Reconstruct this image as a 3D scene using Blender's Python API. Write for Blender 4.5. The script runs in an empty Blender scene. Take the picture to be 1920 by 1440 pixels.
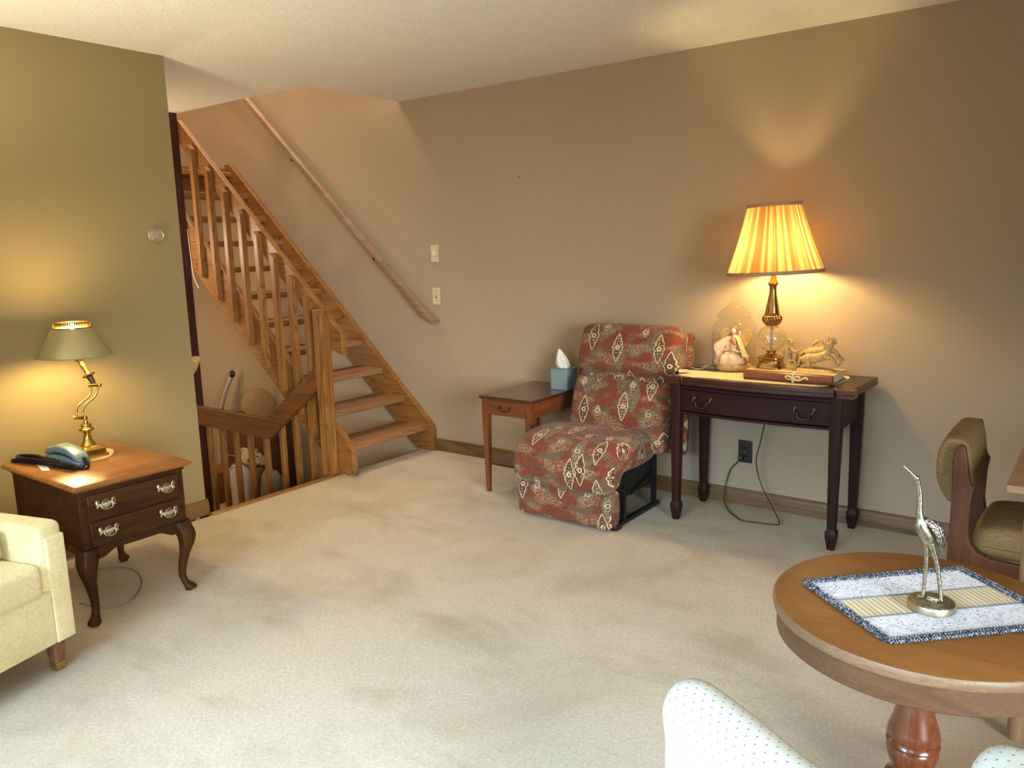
import bpy, bmesh, math, random
from mathutils import Vector, Matrix
random.seed(7)
SC = bpy.context.scene
COL = SC.collection
PI = math.pi
def R(d): return math.radians(d)
def srgb(r, g, b):
    f = lambda c: (c/255/12.92) if c/255 <= .04045 else ((c/255+.055)/1.055)**2.4
    return (f(r), f(g), f(b), 1)

# ---------------------------------------------------------------- node expressions
class X:
    def __init__(s, nt, sock): s.nt = nt; s.s = sock
    def _m(s, op, *a):
        n = s.nt.nodes.new('ShaderNodeMath'); n.operation = op
        for i, v in enumerate((s,)+a):
            if isinstance(v, X): s.nt.links.new(v.s, n.inputs[i])
            else: n.inputs[i].default_value = v
        return X(s.nt, n.outputs[0])
    def __add__(s, o): return s._m('ADD', o)
    __radd__ = __add__
    def __sub__(s, o): return s._m('SUBTRACT', o)
    def __rsub__(s, o): return (s*-1)+o
    def __mul__(s, o): return s._m('MULTIPLY', o)
    __rmul__ = __mul__
    def __truediv__(s, o): return s._m('DIVIDE', o)
    def __pow__(s, o): return s._m('POWER', o)
    def __lt__(s, o): return s._m('LESS_THAN', o)
    def __gt__(s, o): return s._m('GREATER_THAN', o)
    def abs(s): return s._m('ABSOLUTE')
    def floor(s): return s._m('FLOOR')
    def fract(s): return s._m('FRACT')
    def sin(s): return s._m('SINE')
    def cos(s): return s._m('COSINE')
    def sqrt(s): return s._m('SQRT')
    def mod(s, o): return s._m('FLOORED_MODULO', o)
    def min(s, o): return s._m('MINIMUM', o)
    def max(s, o): return s._m('MAXIMUM', o)
    def step(s, a, b):
        n = s.nt.nodes.new('ShaderNodeMapRange'); n.interpolation_type = 'SMOOTHSTEP'
        s.nt.links.new(s.s, n.inputs[0]); n.inputs[1].default_value = a; n.inputs[2].default_value = b
        return X(s.nt, n.outputs[0])

class M:
    """procedural material builder"""
    def __init__(s, name, rough=.6, spec=.5, metal=0):
        s.m = bpy.data.materials.new(name); s.m.use_nodes = True
        s.nt = s.m.node_tree; s.b = s.nt.nodes['Principled BSDF']; s.out = s.nt.nodes['Material Output']
        s.b.inputs['Roughness'].default_value = rough
        s.b.inputs['Metallic'].default_value = metal
        s.b.inputs['Specular IOR Level'].default_value = spec
        s.tc = s.nt.nodes.new('ShaderNodeTexCoord')
    def L(s, a, b): s.nt.links.new(a, b)
    def coord(s, kind='Object', scale=(1, 1, 1), loc=(0, 0, 0), rot=(0, 0, 0)):
        n = s.nt.nodes.new('ShaderNodeMapping'); s.L(s.tc.outputs[kind], n.inputs[0])
        n.inputs['Scale'].default_value = scale; n.inputs['Location'].default_value = loc; n.inputs['Rotation'].default_value = rot
        return n.outputs[0]
    def xyz(s, vec):
        n = s.nt.nodes.new('ShaderNodeSeparateXYZ'); s.L(vec, n.inputs[0])
        return [X(s.nt, o) for o in n.outputs]
    def comb(s, *v):
        n = s.nt.nodes.new('ShaderNodeCombineXYZ')
        for i, a in enumerate(v):
            if isinstance(a, X): s.L(a.s, n.inputs[i])
            else: n.inputs[i].default_value = a
        return n.outputs[0]
    def noise(s, vec, scale, detail=3, rough=.5, dist=0):
        n = s.nt.nodes.new('ShaderNodeTexNoise'); s.L(vec, n.inputs['Vector'])
        n.inputs['Scale'].default_value = scale; n.inputs['Detail'].default_value = detail
        n.inputs['Roughness'].default_value = rough; n.inputs['Distortion'].default_value = dist
        return X(s.nt, n.outputs['Fac'])
    def white(s, vec):
        n = s.nt.nodes.new('ShaderNodeTexWhiteNoise'); n.noise_dimensions = '3D'; s.L(vec, n.inputs['Vector'])
        return X(s.nt, n.outputs['Value'])
    def vor(s, vec, scale, feature='F1', rnd=1):
        n = s.nt.nodes.new('ShaderNodeTexVoronoi'); n.feature = feature; s.L(vec, n.inputs['Vector'])
        n.inputs['Scale'].default_value = scale; n.inputs['Randomness'].default_value = rnd
        return X(s.nt, n.outputs['Distance'])
    def ramp(s, f, stops, mode='LINEAR'):
        n = s.nt.nodes.new('ShaderNodeValToRGB'); s.L(f.s, n.inputs[0]); e = n.color_ramp.elements
        n.color_ramp.interpolation = mode
        while len(e) < len(stops): e.new(.5)
        for i, (p, c) in enumerate(stops): e[i].position = p; e[i].color = c
        return n.outputs[0]
    def mix(s, f, a, b, mode='MIX'):
        n = s.nt.nodes.new('ShaderNodeMix'); n.data_type = 'RGBA'; n.blend_type = mode
        if isinstance(f, X): s.L(f.s, n.inputs[0])
        else: n.inputs[0].default_value = f
        for i, v in ((6, a), (7, b)):
            if isinstance(v, tuple): n.inputs[i].default_value = v
            else: s.L(v, n.inputs[i])
        return n.outputs[2]
    def color(s, c):
        if isinstance(c, tuple): s.b.inputs['Base Color'].default_value = c
        else: s.L(c, s.b.inputs['Base Color'])
        return s
    def bump(s, h, strength=.3, dist=.002):
        n = s.nt.nodes.new('ShaderNodeBump'); s.L(h.s, n.inputs['Height'])
        n.inputs['Strength'].default_value = strength; n.inputs['Distance'].default_value = dist
        s.L(n.outputs[0], s.b.inputs['Normal']); return s
    def rough(s, x): s.L(x.s, s.b.inputs['Roughness']); return s
    def set(s, k, v): s.b.inputs[k].default_value = v; return s

def plain(name, c, rough=.6, spec=.5, metal=0, vary=.08, scale=30, bump=0):
    m = M(name, rough, spec, metal); v = m.coord()
    n = m.noise(v, scale, 4)
    d = tuple(x*(1-vary) for x in c[:3])+(1,); l = tuple(min(1, x*(1+vary)) for x in c[:3])+(1,)
    m.color(m.ramp(n, [(.3, d), (.7, l)]))
    if bump: m.bump(n, .4, bump)
    return m.m

def wood(name, dark, mid, light, axis='x', ring=9, fine=90, rough=.35, spec=.5, contrast=1., coat=0):
    m = M(name, rough, spec)
    long_, cross = .07, 1.
    sc = {'x': (long_, cross, cross), 'y': (cross, long_, cross), 'z': (cross, cross, long_)}[axis]
    v = m.coord(scale=sc)
    w = m.noise(v, ring*.5, 2, .45, .5)
    ringv = ((w*ring*4.2).fract()-.5).abs()*2
    line = ringv.step(.42, .04)
    f = m.noise(v, fine*2.4, 3, .7); f2 = m.noise(v, ring*1.6, 3, .6)
    pore = m.noise(m.coord(scale=tuple(q*(.35 if q < .5 else 1) for q in sc), loc=(.7, .3, .1)), fine*5, 1).step(.60, .70)
    c = m.ramp(f*.5+f2*.55, [(.28, tuple(.35*d+.65*q for d, q in zip(dark, mid))), (.5, mid), (.74, light)])
    c = m.mix((line*.55*contrast).max(pore*.45*contrast), c, dark)
    m.color(c)
    m.bump(f, .12, .001)
    if coat: m.set('Coat Weight', coat); m.set('Coat Roughness', .15)
    return m.m

# ---------------------------------------------------------------- meshes
def wmat(o):
    m = Matrix.LocRotScale(o.location, o.rotation_euler, None)
    return wmat(o.parent) @ m if o.parent else m
class MB:
    def __init__(s): s.bm = bmesh.new(); s.soft = False
    def _take(s, b, mat=None):
        if mat is not None: b.transform(mat)
        bmesh.ops.recalc_face_normals(b, faces=b.faces)
        me = bpy.data.meshes.new('tmp'); b.to_mesh(me); b.free(); s.bm.from_mesh(me); bpy.data.meshes.remove(me)
        return s
    def box(s, a, b, bev=0, seg=2, mat=None):
        t = bmesh.new(); bmesh.ops.create_cube(t, size=1)
        c = [(a[i]+b[i])/2 for i in range(3)]; d = [abs(b[i]-a[i]) for i in range(3)]
        for v in t.verts: v.co = Vector((c[i]+v.co[i]*d[i] for i in range(3)))
        if bev: bmesh.ops.bevel(t, geom=t.edges[:], offset=min(bev, min(d)*.49), segments=seg, profile=.5, affect='EDGES')
        return s._take(t, mat)
    def prism(s, pts, axis, a0, a1, bev=0, seg=2, mat=None):
        t = bmesh.new()
        f = {'x': lambda p, a: (a, p[0], p[1]), 'y': lambda p, a: (p[0], a, p[1]), 'z': lambda p, a: (p[0], p[1], a)}[axis]
        lo = [t.verts.new(f(p, a0)) for p in pts]; hi = [t.verts.new(f(p, a1)) for p in pts]; n = len(pts)
        t.faces.new(lo); t.faces.new(hi[::-1])
        for i in range(n): t.faces.new((lo[i], lo[(i+1) % n], hi[(i+1) % n], hi[i]))
        bmesh.ops.recalc_face_normals(t, faces=t.faces)
        if bev:
            es = [e for e in t.edges if len(e.link_faces) == 2 and e.calc_face_angle(0) > .5]
            bmesh.ops.bevel(t, geom=es, offset=bev, segments=seg, profile=.5, affect='EDGES', clamp_overlap=True)
        return s._take(t, mat)
    def loft(s, rings, cap=True, closed=True, mat=None):
        if len(rings[0]) > 7: s.soft = True
        t = bmesh.new(); V = [[t.verts.new(p) for p in r] for r in rings]; n = len(rings[0])
        for i in range(len(V)-1):
            for j in range(n if closed else n-1):
                k = (j+1) % n
                t.faces.new((V[i][j], V[i][k], V[i+1][k], V[i+1][j]))
        if cap and closed: t.faces.new(V[0][::-1]); t.faces.new(V[-1])
        return s._take(t, mat)
    def lathe(s, prof, c=(0, 0, 0), seg=32, mat=None, wob=None, cap=True):
        rings = []
        for k, (r, z) in enumerate(prof):
            ring = []
            for i in range(seg):
                a = 2*PI*i/seg; rr = max(r, 1e-4)*(wob(a, z) if wob else 1)
                ring.append((c[0]+rr*math.cos(a), c[1]+rr*math.sin(a), c[2]+z))
            rings.append(ring)
        return s.loft(rings, cap, True, mat)
    def tube(s, path, r, seg=10, closed=False, flat=1, mat=None):
        P = [Vector(p) for p in path]; n = len(P); rr = r if isinstance(r, (list, tuple)) else [r]*n
        T = []
        for i in range(n):
            a = P[(i-1) % n] if (closed or i > 0) else P[0]; b = P[(i+1) % n] if (closed or i < n-1) else P[-1]
            T.append((b-a).normalized())
        u = T[0].orthogonal().normalized(); rings = []
        for i in range(n):
            u = (u-T[i]*u.dot(T[i])); u = u.normalized() if u.length > 1e-6 else T[i].orthogonal().normalized()
            w = T[i].cross(u)
            rings.append([P[i]+u*(math.cos(2*PI*k/seg)*rr[i])+w*(math.sin(2*PI*k/seg)*rr[i]*flat) for k in range(seg)])
        if closed:
            rings.append(rings[0]); return s.loft(rings, False, True, mat)
        return s.loft(rings, True, True, mat)
    def ell(s, c, r, seg=20, rings=12, p=1., mat=None):
        if not isinstance(r, (tuple, list)): r = (r, r, r)
        sg = lambda v: math.copysign(abs(v)**p, v); R_ = []
        for i in range(1, rings):
            ph = -PI/2+PI*i/rings
            R_.append([(c[0]+r[0]*sg(math.cos(ph))*sg(math.cos(2*PI*k/seg)), c[1]+r[1]*sg(math.cos(ph))*sg(math.sin(2*PI*k/seg)), c[2]+r[2]*sg(math.sin(ph))) for k in range(seg)])
        return s.loft(R_, True, True, mat)
    def build(s, name, mat, parent=None, local=False, smooth=None):
        if smooth is None: smooth = 48 if s.soft else 20
        if parent is not None and not local:
            s.bm.transform(wmat(parent).inverted())
        bmesh.ops.remove_doubles(s.bm, verts=s.bm.verts, dist=1e-6)
        me = bpy.data.meshes.new(name); s.bm.to_mesh(me); s.bm.free()
        return finish(me, name, mat, parent, smooth)

def finish(me, name, mat, parent=None, smooth=38):
    if mat is not None:
        me.materials.clear(); me.materials.append(mat)
    if smooth:
        me.shade_smooth(); me.set_sharp_from_angle(angle=R(smooth))
    o = bpy.data.objects.new(name, me); COL.objects.link(o)
    if parent is not None: o.parent = parent
    return o

def tag(o, label, cat, group=None):
    o['label'] = label; o['category'] = cat
    if group: o['group'] = group
    return o
def thing(name, label, cat, loc=(0, 0, 0), rotz=0, group=None):
    o = bpy.data.objects.new(name, None); COL.objects.link(o); o.empty_display_size = .1
    o.location = loc; o.rotation_euler = (0, 0, rotz)
    return tag(o, label, cat, group)
def struct(name, mb, mat, smooth=0):
    o = mb.build(name, mat, None, True, smooth); o['kind'] = 'structure'; return o

def sweep(prof, y0, y1, rnd, mat, name, parent, seg=6, ny=10, crown=0., uvs=(0, 0), taper=0., puff=0.):
    """closed (x,z) profile swept along y with rounded ends, uv = (y, arc length)"""
    n = len(prof); P = [Vector(p) for p in prof]
    area = sum(P[i].x*P[(i+1) % n].y-P[(i+1) % n].x*P[i].y for i in range(n))
    N = []
    for i in range(n):
        t = (P[(i+1) % n]-P[i-1]).normalized(); v = Vector((t.y, -t.x)); N.append(v if area > 0 else -v)
    arc = [0]
    for i in range(n): arc.append(arc[-1]+(P[(i+1) % n]-P[i]).length)
    st = [(y0+rnd*(1-math.cos(PI/2*k/seg)), rnd*(1-math.sin(PI/2*k/seg))) for k in range(seg)]
    mid = [(y0+rnd+(y1-y0-2*rnd)*k/ny, 0) for k in range(ny+1)]
    en = [(y1-rnd*(1-math.cos(PI/2*k/seg)), rnd*(1-math.sin(PI/2*k/seg))) for k in range(seg-1, -1, -1)]
    ST = st+mid+en; ym = (y0+y1)/2; hw = (y1-y0)/2
    bm = bmesh.new(); uvl = bm.loops.layers.uv.new('UVMap'); rings = []
    for (y, ins) in ST:
        q = (y-ym)/hw; cr = crown*(1-q*q)
        ring = []
        for i in range(n):
            p = P[i]-N[i]*(ins-cr)
            ring.append(bm.verts.new((p.x, y, p.y)))
        rings.append((ring, y))
    for a in range(len(rings)-1):
        for i in range(n):
            k = (i+1) % n
            f = bm.faces.new((rings[a][0][i], rings[a][0][k], rings[a+1][0][k], rings[a+1][0][i]))
            for lp, (yy, aa) in zip(f.loops, ((rings[a][1], arc[i]), (rings[a][1], arc[i+1]), (rings[a+1][1], arc[i+1]), (rings[a+1][1], arc[i]))):
                lp[uvl].uv = (yy+uvs[0], aa+uvs[1])
    for ring, y in (rings[0], rings[-1]):
        f = bm.faces.new(ring)
        for lp in f.loops: lp[uvl].uv = (lp.vert.co.x+uvs[0], lp.vert.co.z+uvs[1])
    bmesh.ops.recalc_face_normals(bm, faces=bm.faces)
    if parent is not None: bm.transform(wmat(parent).inverted())
    me = bpy.data.meshes.new(name); bm.to_mesh(me); bm.free()
    return finish(me, name, mat, parent, 60)

def smooth_pts(pts, k=3, closed=False):
    """Catmull-Rom resampling"""
    P = [Vector(p) for p in pts]; n = len(P); out = []
    rng = range(n) if closed else range(n-1)
    for i in rng:
        g = (lambda j: P[j % n]) if closed else (lambda j: P[max(0, min(n-1, j))])
        a, b, c, d = g(i-1), g(i), g(i+1), g(i+2)
        for q in range(k):
            t = q/k
            out.append(.5*((2*b)+(c-a)*t+(2*a-5*b+4*c-d)*t*t+(3*b-a-3*c+d)*t**3))
    if not closed: out.append(P[-1])
    return out
def round_poly(pts, r, k=4):
    out = []; n = len(pts)
    for i in range(n):
        p = Vector(pts[i]); a = Vector(pts[i-1])-p; b = Vector(pts[(i+1) % n])-p
        rr = min(r if not isinstance(r, (list, tuple)) else r[i], a.length*.48, b.length*.48)
        A = p+a.normalized()*rr; B = p+b.normalized()*rr
        for q in range(k+1):
            t = q/k; out.append(tuple(A*(1-t)**2+p*2*t*(1-t)+B*t*t))
    return out
# ================================================================ materials
CEIL = 2.435; WX = 4.10; LY = 3.95; LX = 2.345
def wallmat(name, c):
    m = M(name, .85, .25); v = m.coord()
    n = m.noise(v, 180, 3); k = m.noise(v, 1.3, 2)
    m.color(m.ramp(k, [(.3, tuple(x*.97 for x in c[:3])+(1,)), (.7, c)])); m.bump(n, .12, .001); return m.m
MWR = wallmat('beige_wall_paint', srgb(172, 151, 122))
MWL = wallmat('olive_wall_paint', srgb(140, 122, 84))
def _ceil():
    m = M('stippled_ceiling_paint', .95, .1); v = m.coord()
    n = m.noise(v, 130, 4, .7); m.color(m.ramp(n, [(.35, srgb(226, 220, 206)), (.65, srgb(246, 242, 232))])); m.bump(n, .8, .006); return m.m
MCEIL = _ceil()
def _carpet():
    m = M('beige_carpet', 1., .05); v = m.coord()
    f = m.noise(v, 420, 4, .75); g = m.noise(v, 70, 4, .7); w = m.noise(v, 1.7, 5, .62, .6)
    w2 = m.noise(m.coord(loc=(3, 1, 0), scale=(1, .5, 1), rot=(0, 0, .9)), 3.2, 4, .62, .5)
    base = m.ramp(f*.6+g*.4, [(.28, srgb(174, 152, 120)), (.5, srgb(210, 190, 158)), (.72, srgb(234, 218, 190))])
    c = m.mix(w.step(.44, .70)*.42, base, srgb(172, 148, 104))
    c = m.mix(w2.step(.50, .70)*.32, c, srgb(152, 130, 92))
    m.color(c); m.bump(f*.6+g*.6, .9, .008); m.set('Sheen Weight', .15); return m.m
MCARP = _carpet()
OAKD, OAKM, OAKL = srgb(72, 40, 14), srgb(140, 92, 42), srgb(172, 122, 62)
TREADW = wood('worn_oak_tread', srgb(84, 54, 30), srgb(142, 98, 58), srgb(178, 136, 94), 'x', 8, 80, .5, .4, .7)
OAK = {a: wood('oak_grain_'+a, OAKD, OAKM, OAKL, a, 9, 90, .42, .5) for a in 'xyz'}
OAKTRIM = {a: wood('baseboard_oak_'+a, srgb(76, 52, 25), srgb(112, 80, 43), srgb(136, 100, 60), a, 5, 90, .5, .4) for a in 'xy'}
DARKPOST = wood('dark_stained_wood', srgb(40, 14, 8), srgb(62, 24, 14), srgb(84, 36, 20), 'z', 6, 90, .45)
WHITEWALL = plain('grey_plaster', srgb(190, 176, 156), .9, .2)

# ================================================================ the setting
YE = 3.905; YB = 7.3; ZB = -.62; ZT = 5.0; X0 = -1.35; Y0 = -3.0
struct('floor', MB().box((X0, Y0, -.62), (WX, YE, 0)), MCARP)
struct('floor_landing', MB().box((2.2, YE, ZB-.1), (WX, YB, ZB)).box((2.36, YE, -.6), (3.2, YE+.24, -.19)).box((2.36, YE+.24, -.6), (3.2, YE+.48, -.38)), MCARP)
struct('wall_right', MB().box((WX, Y0, ZB-.1), (WX+.12, YB+.12, ZT)), MWR)
struct('wall_left', MB().box((X0, LY, 0), (LX, LY+.12, CEIL)), MWL)
struct('wall_stairwell', MB().box((LX-.12, LY+.12, ZB), (LX, YB, CEIL)), MWR)
struct('wall_back', MB().box((1.5, YB, ZB-.1), (WX, YB+.12, ZT)), MWR)
struct('wall_side', MB().box((X0-.12, Y0, 0), (X0, -.9, CEIL)).box((X0-.12, 2.0, 0), (X0, LY+.12, CEIL)).box((X0-.12, -.9, 2.12), (X0, 2.0, CEIL)), MWR)
struct('wall_rear', MB().box((X0, Y0-.12, 0), (-1.0, Y0, CEIL)).box((1.2, Y0-.12, 0), (WX, Y0, CEIL)).box((-1.0, Y0-.12, 2.12), (1.2, Y0, CEIL)), MWR)
struct('ceiling', MB().box((X0, Y0, CEIL), (WX, 4.035, CEIL+.26)).box((X0, 4.035, CEIL), (3.30, YB, CEIL+.26)), MCEIL)
struct('wall_upper', MB().box((1.5, 2.6, CEIL+.26), (1.6, YB, ZT)).box((1.5, 2.5, CEIL+.26), (WX, 2.6, ZT)), MWR)
struct('ceiling_upper', MB().box((1.5, 2.5, ZT), (WX+.12, YB+.12, ZT+.1)), MCEIL)
def bprof(sign=1):
    return [(0, 0), (.013, 0), (.013, .062), (.008, .072), (.008, .082), (.003, .088), (0, .088)]
struct('baseboard_right', MB().prism([(WX-a, b) for a, b in bprof()], 'y', Y0, 3.79), OAKTRIM['y'], 30)
struct('baseboard_left', MB().prism([(LY-a, b) for a, b in bprof()], 'x', X0, LX+.012).prism([(LX+a, b) for a, b in bprof()], 'y', LY-.012, LY+.05), OAKTRIM['x'], 30)
struct('trim_1', MB().box((LX+.01, YE-.012, -.05), (3.225, YE+.03, .012), .008).box((LX+.01, YE+.03, -.05), (3.225, YE+.045, -.004), .004), OAK['x'], 30)
# ================================================================ staircase
SX0, SX1 = 3.30, 3.342           # near stringer
def zs(y): return .178+.911*(y-3.80)
st = thing('staircase', 'oak open-tread staircase with balustrades beside the olive wall corner', 'staircase', (3.7, 3.9, 0))
NT = 11
for n in range(NT):
    y = 3.862+.2108*n; z = .187+.192*n
    MB().box((SX1-.012, y, z-.042), (WX-.03, y+.262, z), .006).build('tread', TREADW, st)
def stringer(x0, x1, yend, mat):
    p = [(3.80, 0), (3.80, zs(3.80)), (yend, zs(yend)), (yend+.06, zs(yend)), (yend+.06, zs(yend)-.30), (3.99, 0.0)]
    p = [(3.80, 0), (3.80, zs(3.80)-.02), (3.815, zs(3.815)), (yend, zs(yend)), (yend+.07, zs(yend)-.0), (yend+.07, zs(yend)-.27), (3.965, zs(3.965)-.328)]
    return MB().prism(p, 'x', x0, x1, .004).build('stringer', mat, st)
stringer(SX0, SX1, 5.99, OAK['y']); stringer(WX-.045, WX-.002, 5.99, OAK['y'])
MB().box((SX0, 6.07, 1.95), (WX-.002, YB-.01, 2.14)).build('landing', OAK['x'], st)
MB().box((3.222, 3.937, .0), (3.300, 4.015, 1.075), .006).build('newel_post', OAK['z'], st)
def zr(y): return .916+.911*(y-3.84)
MB().prism([(3.838, zr(3.838)), (3.838, zr(3.838)-.128), (3.90, zr(3.90)-.165), (5.46, zr(5.46)-.165), (5.46, zr(5.46))], 'x', SX0, SX1, .004).build('handrail', OAK['y'], st)
for k, y in enumerate((5.275, 5.10, 4.93, 4.76, 4.595, 4.435, 4.275, 4.125)):
    zt = zr(y)-.045; zb = zs(y)-.25
    MB().prism([(y-.021, zb), (y+.021, zb), (y+.021, zt+.022), (y-.021, zt-.012)], 'x', 3.260, 3.300, .003).build('baluster', OAK['z'], st)
MB().box((3.222, 5.455, ZB), (3.300, 5.535, CEIL+.6), .004).build('post', DARKPOST, st)['label'] = 'dark stained tall post'
# lower railing beside the sunken steps
lr = st
def zl(y): return .705-.683*(y-4.014) if y < 4.592 else .31
m = MB()
ys = [4.0, 4.592, 5.456]
m.prism([(4.016, zl(4.016)), (4.592, .31), (5.454, .31), (5.454, .165), (4.565, .165), (4.016, zl(4.016)-.14)], 'x', 3.225, 3.258, .003)
m.build('lower_rail', wood('oak_rail_dark', srgb(62, 34, 12), srgb(108, 64, 28), srgb(138, 88, 42), 'y', 8, 90, .45), lr)
for y in (5.372, 5.20, 5.033, 4.857, 4.669, 4.479, 4.322, 4.156):
    MB().box((3.259, y-.019, -.56), (3.292, y+.019, zl(y)-.03), .003).build('lower_baluster', OAK['z'], lr)
MB().box((3.25, 4.05, ZB), (3.30, 5.454, -.56), .004).build('bottom_rail', OAK['y'], lr)
# wall handrail
hr = thing('wall_handrail', 'slim wooden handrail on brackets climbing the wall above the stairs', 'handrail', (WX-.06, 3.76, .93))
def ywall(y): return .946+.8947*(y-3.762)
m = MB(); dy = 1/math.hypot(1, .8947); dz = .8947*dy
def rpt(y, off): return (y-off*dz, ywall(y)+off*dy)
a, b = rpt(3.80, .02), rpt(6.4, .02); c, d = rpt(6.4, -.028), rpt(3.80, -.028)
m.prism([a, b, c, d], 'x', WX-.078, WX-.034, .012, 3)
m.prism([rpt(3.80, .0195), rpt(3.845, .0195), rpt(3.845, -.0275), rpt(3.80, -.0275), (3.725, ywall(3.762)-.025), (3.725, ywall(3.762)+.0)], 'x', WX-.077, WX-.002, .008, 2)
m.build('rail', wood('handrail_oak', srgb(108, 82, 58), srgb(146, 114, 84), srgb(174, 142, 110), 'y', 8, 90, .4), hr)
BRK = plain('dark_bracket_metal', srgb(70, 44, 28), .4, .5, .6)
for y in (5.17, 4.31):
    z = ywall(y)-.035
    MB().tube([(WX-.004, y, z-.04), (WX-.045, y, z-.035), (WX-.056, y, z+.004)], .007).lathe([(.02, 0), (.02, .006), (.012, .01)], seg=16, mat=Matrix.Translation((WX, y, z-.04)) @ Matrix.Rotation(-PI/2, 4, 'Y')).build('bracket', BRK, hr)
# handrail end of the sunken steps, on the corner wall
m = MB(); m.prism([(3.99, .883), (3.99, .855), (4.03, .80), (4.75, .28), (4.75, .36), (4.04, .883)], 'x', LX+.012, LX+.072, .008)
tag(m.build('lower_handrail', wood('tan_wood', srgb(150, 110, 60), srgb(190, 150, 95), srgb(210, 172, 118), 'y', 5, 90, .5)), 'tan wooden handrail end peeking past the olive wall corner', 'handrail')
# ---- wall plates
IV = plain('ivory_plastic', srgb(206, 192, 150), .4); IVD = plain('shadow_slot', srgb(60, 50, 36), .6)
def plate(z, name, label, cat):
    t = thing(name, label, cat, (WX, 3.749, z))
    m = MB(); m.box((WX-.006, 3.749-.035, z-.058), (WX, 3.749+.035, z+.058), .004, 2); m.build('cover_plate', IV, t); return t
t = plate(1.400, 'dimmer_switch', 'ivory wall plate with round dimmer knob, the upper switch', 'light switch')
MB().lathe([(.016, 0), (.0155, .012), (.013, .016), (.0, .017)], seg=24, mat=Matrix.Translation((WX-.006, 3.749, 1.402)) @ Matrix.Rotation(-PI/2, 4, 'Y')).build('knob', plain('cream_knob', srgb(226, 212, 172), .35), t)
t = plate(1.107, 'toggle_switch', 'ivory wall plate with small toggle, the lower switch', 'light switch')
MB().box((WX-.0075, 3.744, 1.095), (WX-.0055, 3.754, 1.119)).build('slot', IVD, t)
MB().box((-.011, -.0035, -.005), (.004, .0035, .005), .0015, mat=Matrix.Translation((WX-.008, 3.749, 1.111)) @ Matrix.Rotation(R(35), 4, 'Y')).build('toggle', IV, t)
for dz in (-.03, .03): MB().lathe([(.003, 0), (.003, .001)], seg=10, mat=Matrix.Translation((WX-.006, 3.749, 1.107+dz)) @ Matrix.Rotation(-PI/2, 4, 'Y')).build('screw', IVD, t)
# nail
tag(MB().tube([(WX, 3.006, 1.857), (WX-.02, 3.006, 1.86)], .0016).lathe([(.003, 0), (.003, .001)], seg=10, mat=Matrix.Translation((WX-.02, 3.006, 1.86)) @ Matrix.Rotation(-PI/2, 4, 'Y')).build('nail', BRK), 'small picture nail left in the bare beige wall', 'nail')
# thermostat
NI = plain('brushed_champagne_metal', srgb(200, 188, 160), .3, .5, .75)
t = thing('thermostat', 'round metal thermostat on the olive wall near its corner', 'thermostat', (2.207, LY, 1.54))
RY = Matrix.Translation((2.207, LY+.002, 1.54)) @ Matrix.Rotation(PI/2, 4, 'X')
MB().lathe([(.043, 0), (.043, .006), (.040, .010), (.038, .010)], seg=40, mat=RY).build('base_ring', NI, t)
MB().lathe([(.036, .008), (.036, .022), (.031, .028), (.027, .026), (.0, .026)], seg=40, mat=RY).build('dial', NI, t)
MB().lathe([(.024, .0262), (.023, .031), (.014, .034), (.0, .035)], seg=32, mat=RY).build('lens', plain('smoky_plastic', srgb(150, 136, 108), .15), t)
# ================================================================ wood finishes
WALN = {a: wood('walnut_'+a, srgb(28, 15, 5), srgb(56, 31, 12), srgb(82, 49, 21), a, 5, 70, .5, .13, .8, .02) for a in 'xyz'}
WALTOP = wood('walnut_table_top', srgb(96, 56, 24), srgb(138, 86, 40), srgb(168, 110, 58), 'x', 4, 60, .26, .35, .8, .12)
MAHO = {a: wood('mahogany_'+a, srgb(26, 9, 5), srgb(42, 16, 9), srgb(58, 24, 13), a, 5, 70, .5, .2, .7, 0) for a in 'xyz'}
CHER = {a: wood('cherry_'+a, srgb(70, 36, 16), srgb(108, 58, 28), srgb(134, 78, 40), a, 5, 70, .3, .5, .7, .3) for a in 'xyz'}
CHERTOP = wood('cherry_table_top', srgb(48, 26, 14), srgb(70, 38, 20), srgb(90, 52, 30), 'x', 5, 70, .2, .6, .7, .4)
RTOP = wood('round_table_top', srgb(112, 70, 30), srgb(134, 86, 40), srgb(152, 100, 48), 'y', 5, 90, .5, .25, .7, 0)
RSIDE = wood('round_table_side', srgb(72, 50, 32), srgb(100, 70, 46), srgb(122, 90, 62), 'y', 6, 90, .5, .3, .7)
RRIM = wood('round_table_rim', srgb(90, 68, 46), srgb(128, 98, 70), srgb(154, 124, 92), 'y', 6, 90, .42, .4, .6)
RPED = wood('turned_red_wood', srgb(76, 34, 16), srgb(112, 58, 30), srgb(138, 78, 44), 'z', 5, 70, .22, .6, .7, .5)
TEAK = {a: wood('teak_'+a, srgb(56, 32, 17), srgb(82, 48, 26), srgb(98, 60, 34), a, 5, 80, .5, .25, .5) for a in 'xyz'}
TANW = {a: wood('tan_table_wood_'+a, srgb(122, 92, 64), srgb(150, 116, 82), srgb(172, 138, 102), a, 5, 80, .4, .4, .6) for a in 'xyz'}
BRASS = plain('polished_brass', srgb(214, 176, 98), .18, .5, 1, .05)
ABRASS = plain('antique_brass', srgb(158, 122, 70), .26, .5, 1, .2, 20)
PULLM = plain('aged_brass_pull', srgb(190, 180, 152), .3, .5, 1, .12)
DPULL = plain('dark_bronze_pull', srgb(96, 66, 46), .3, .5, 1, .2)
BLACK = plain('black_metal', srgb(18, 17, 18), .45)
DARKIN = plain('dark_inside', srgb(14, 9, 6), .8)

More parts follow.
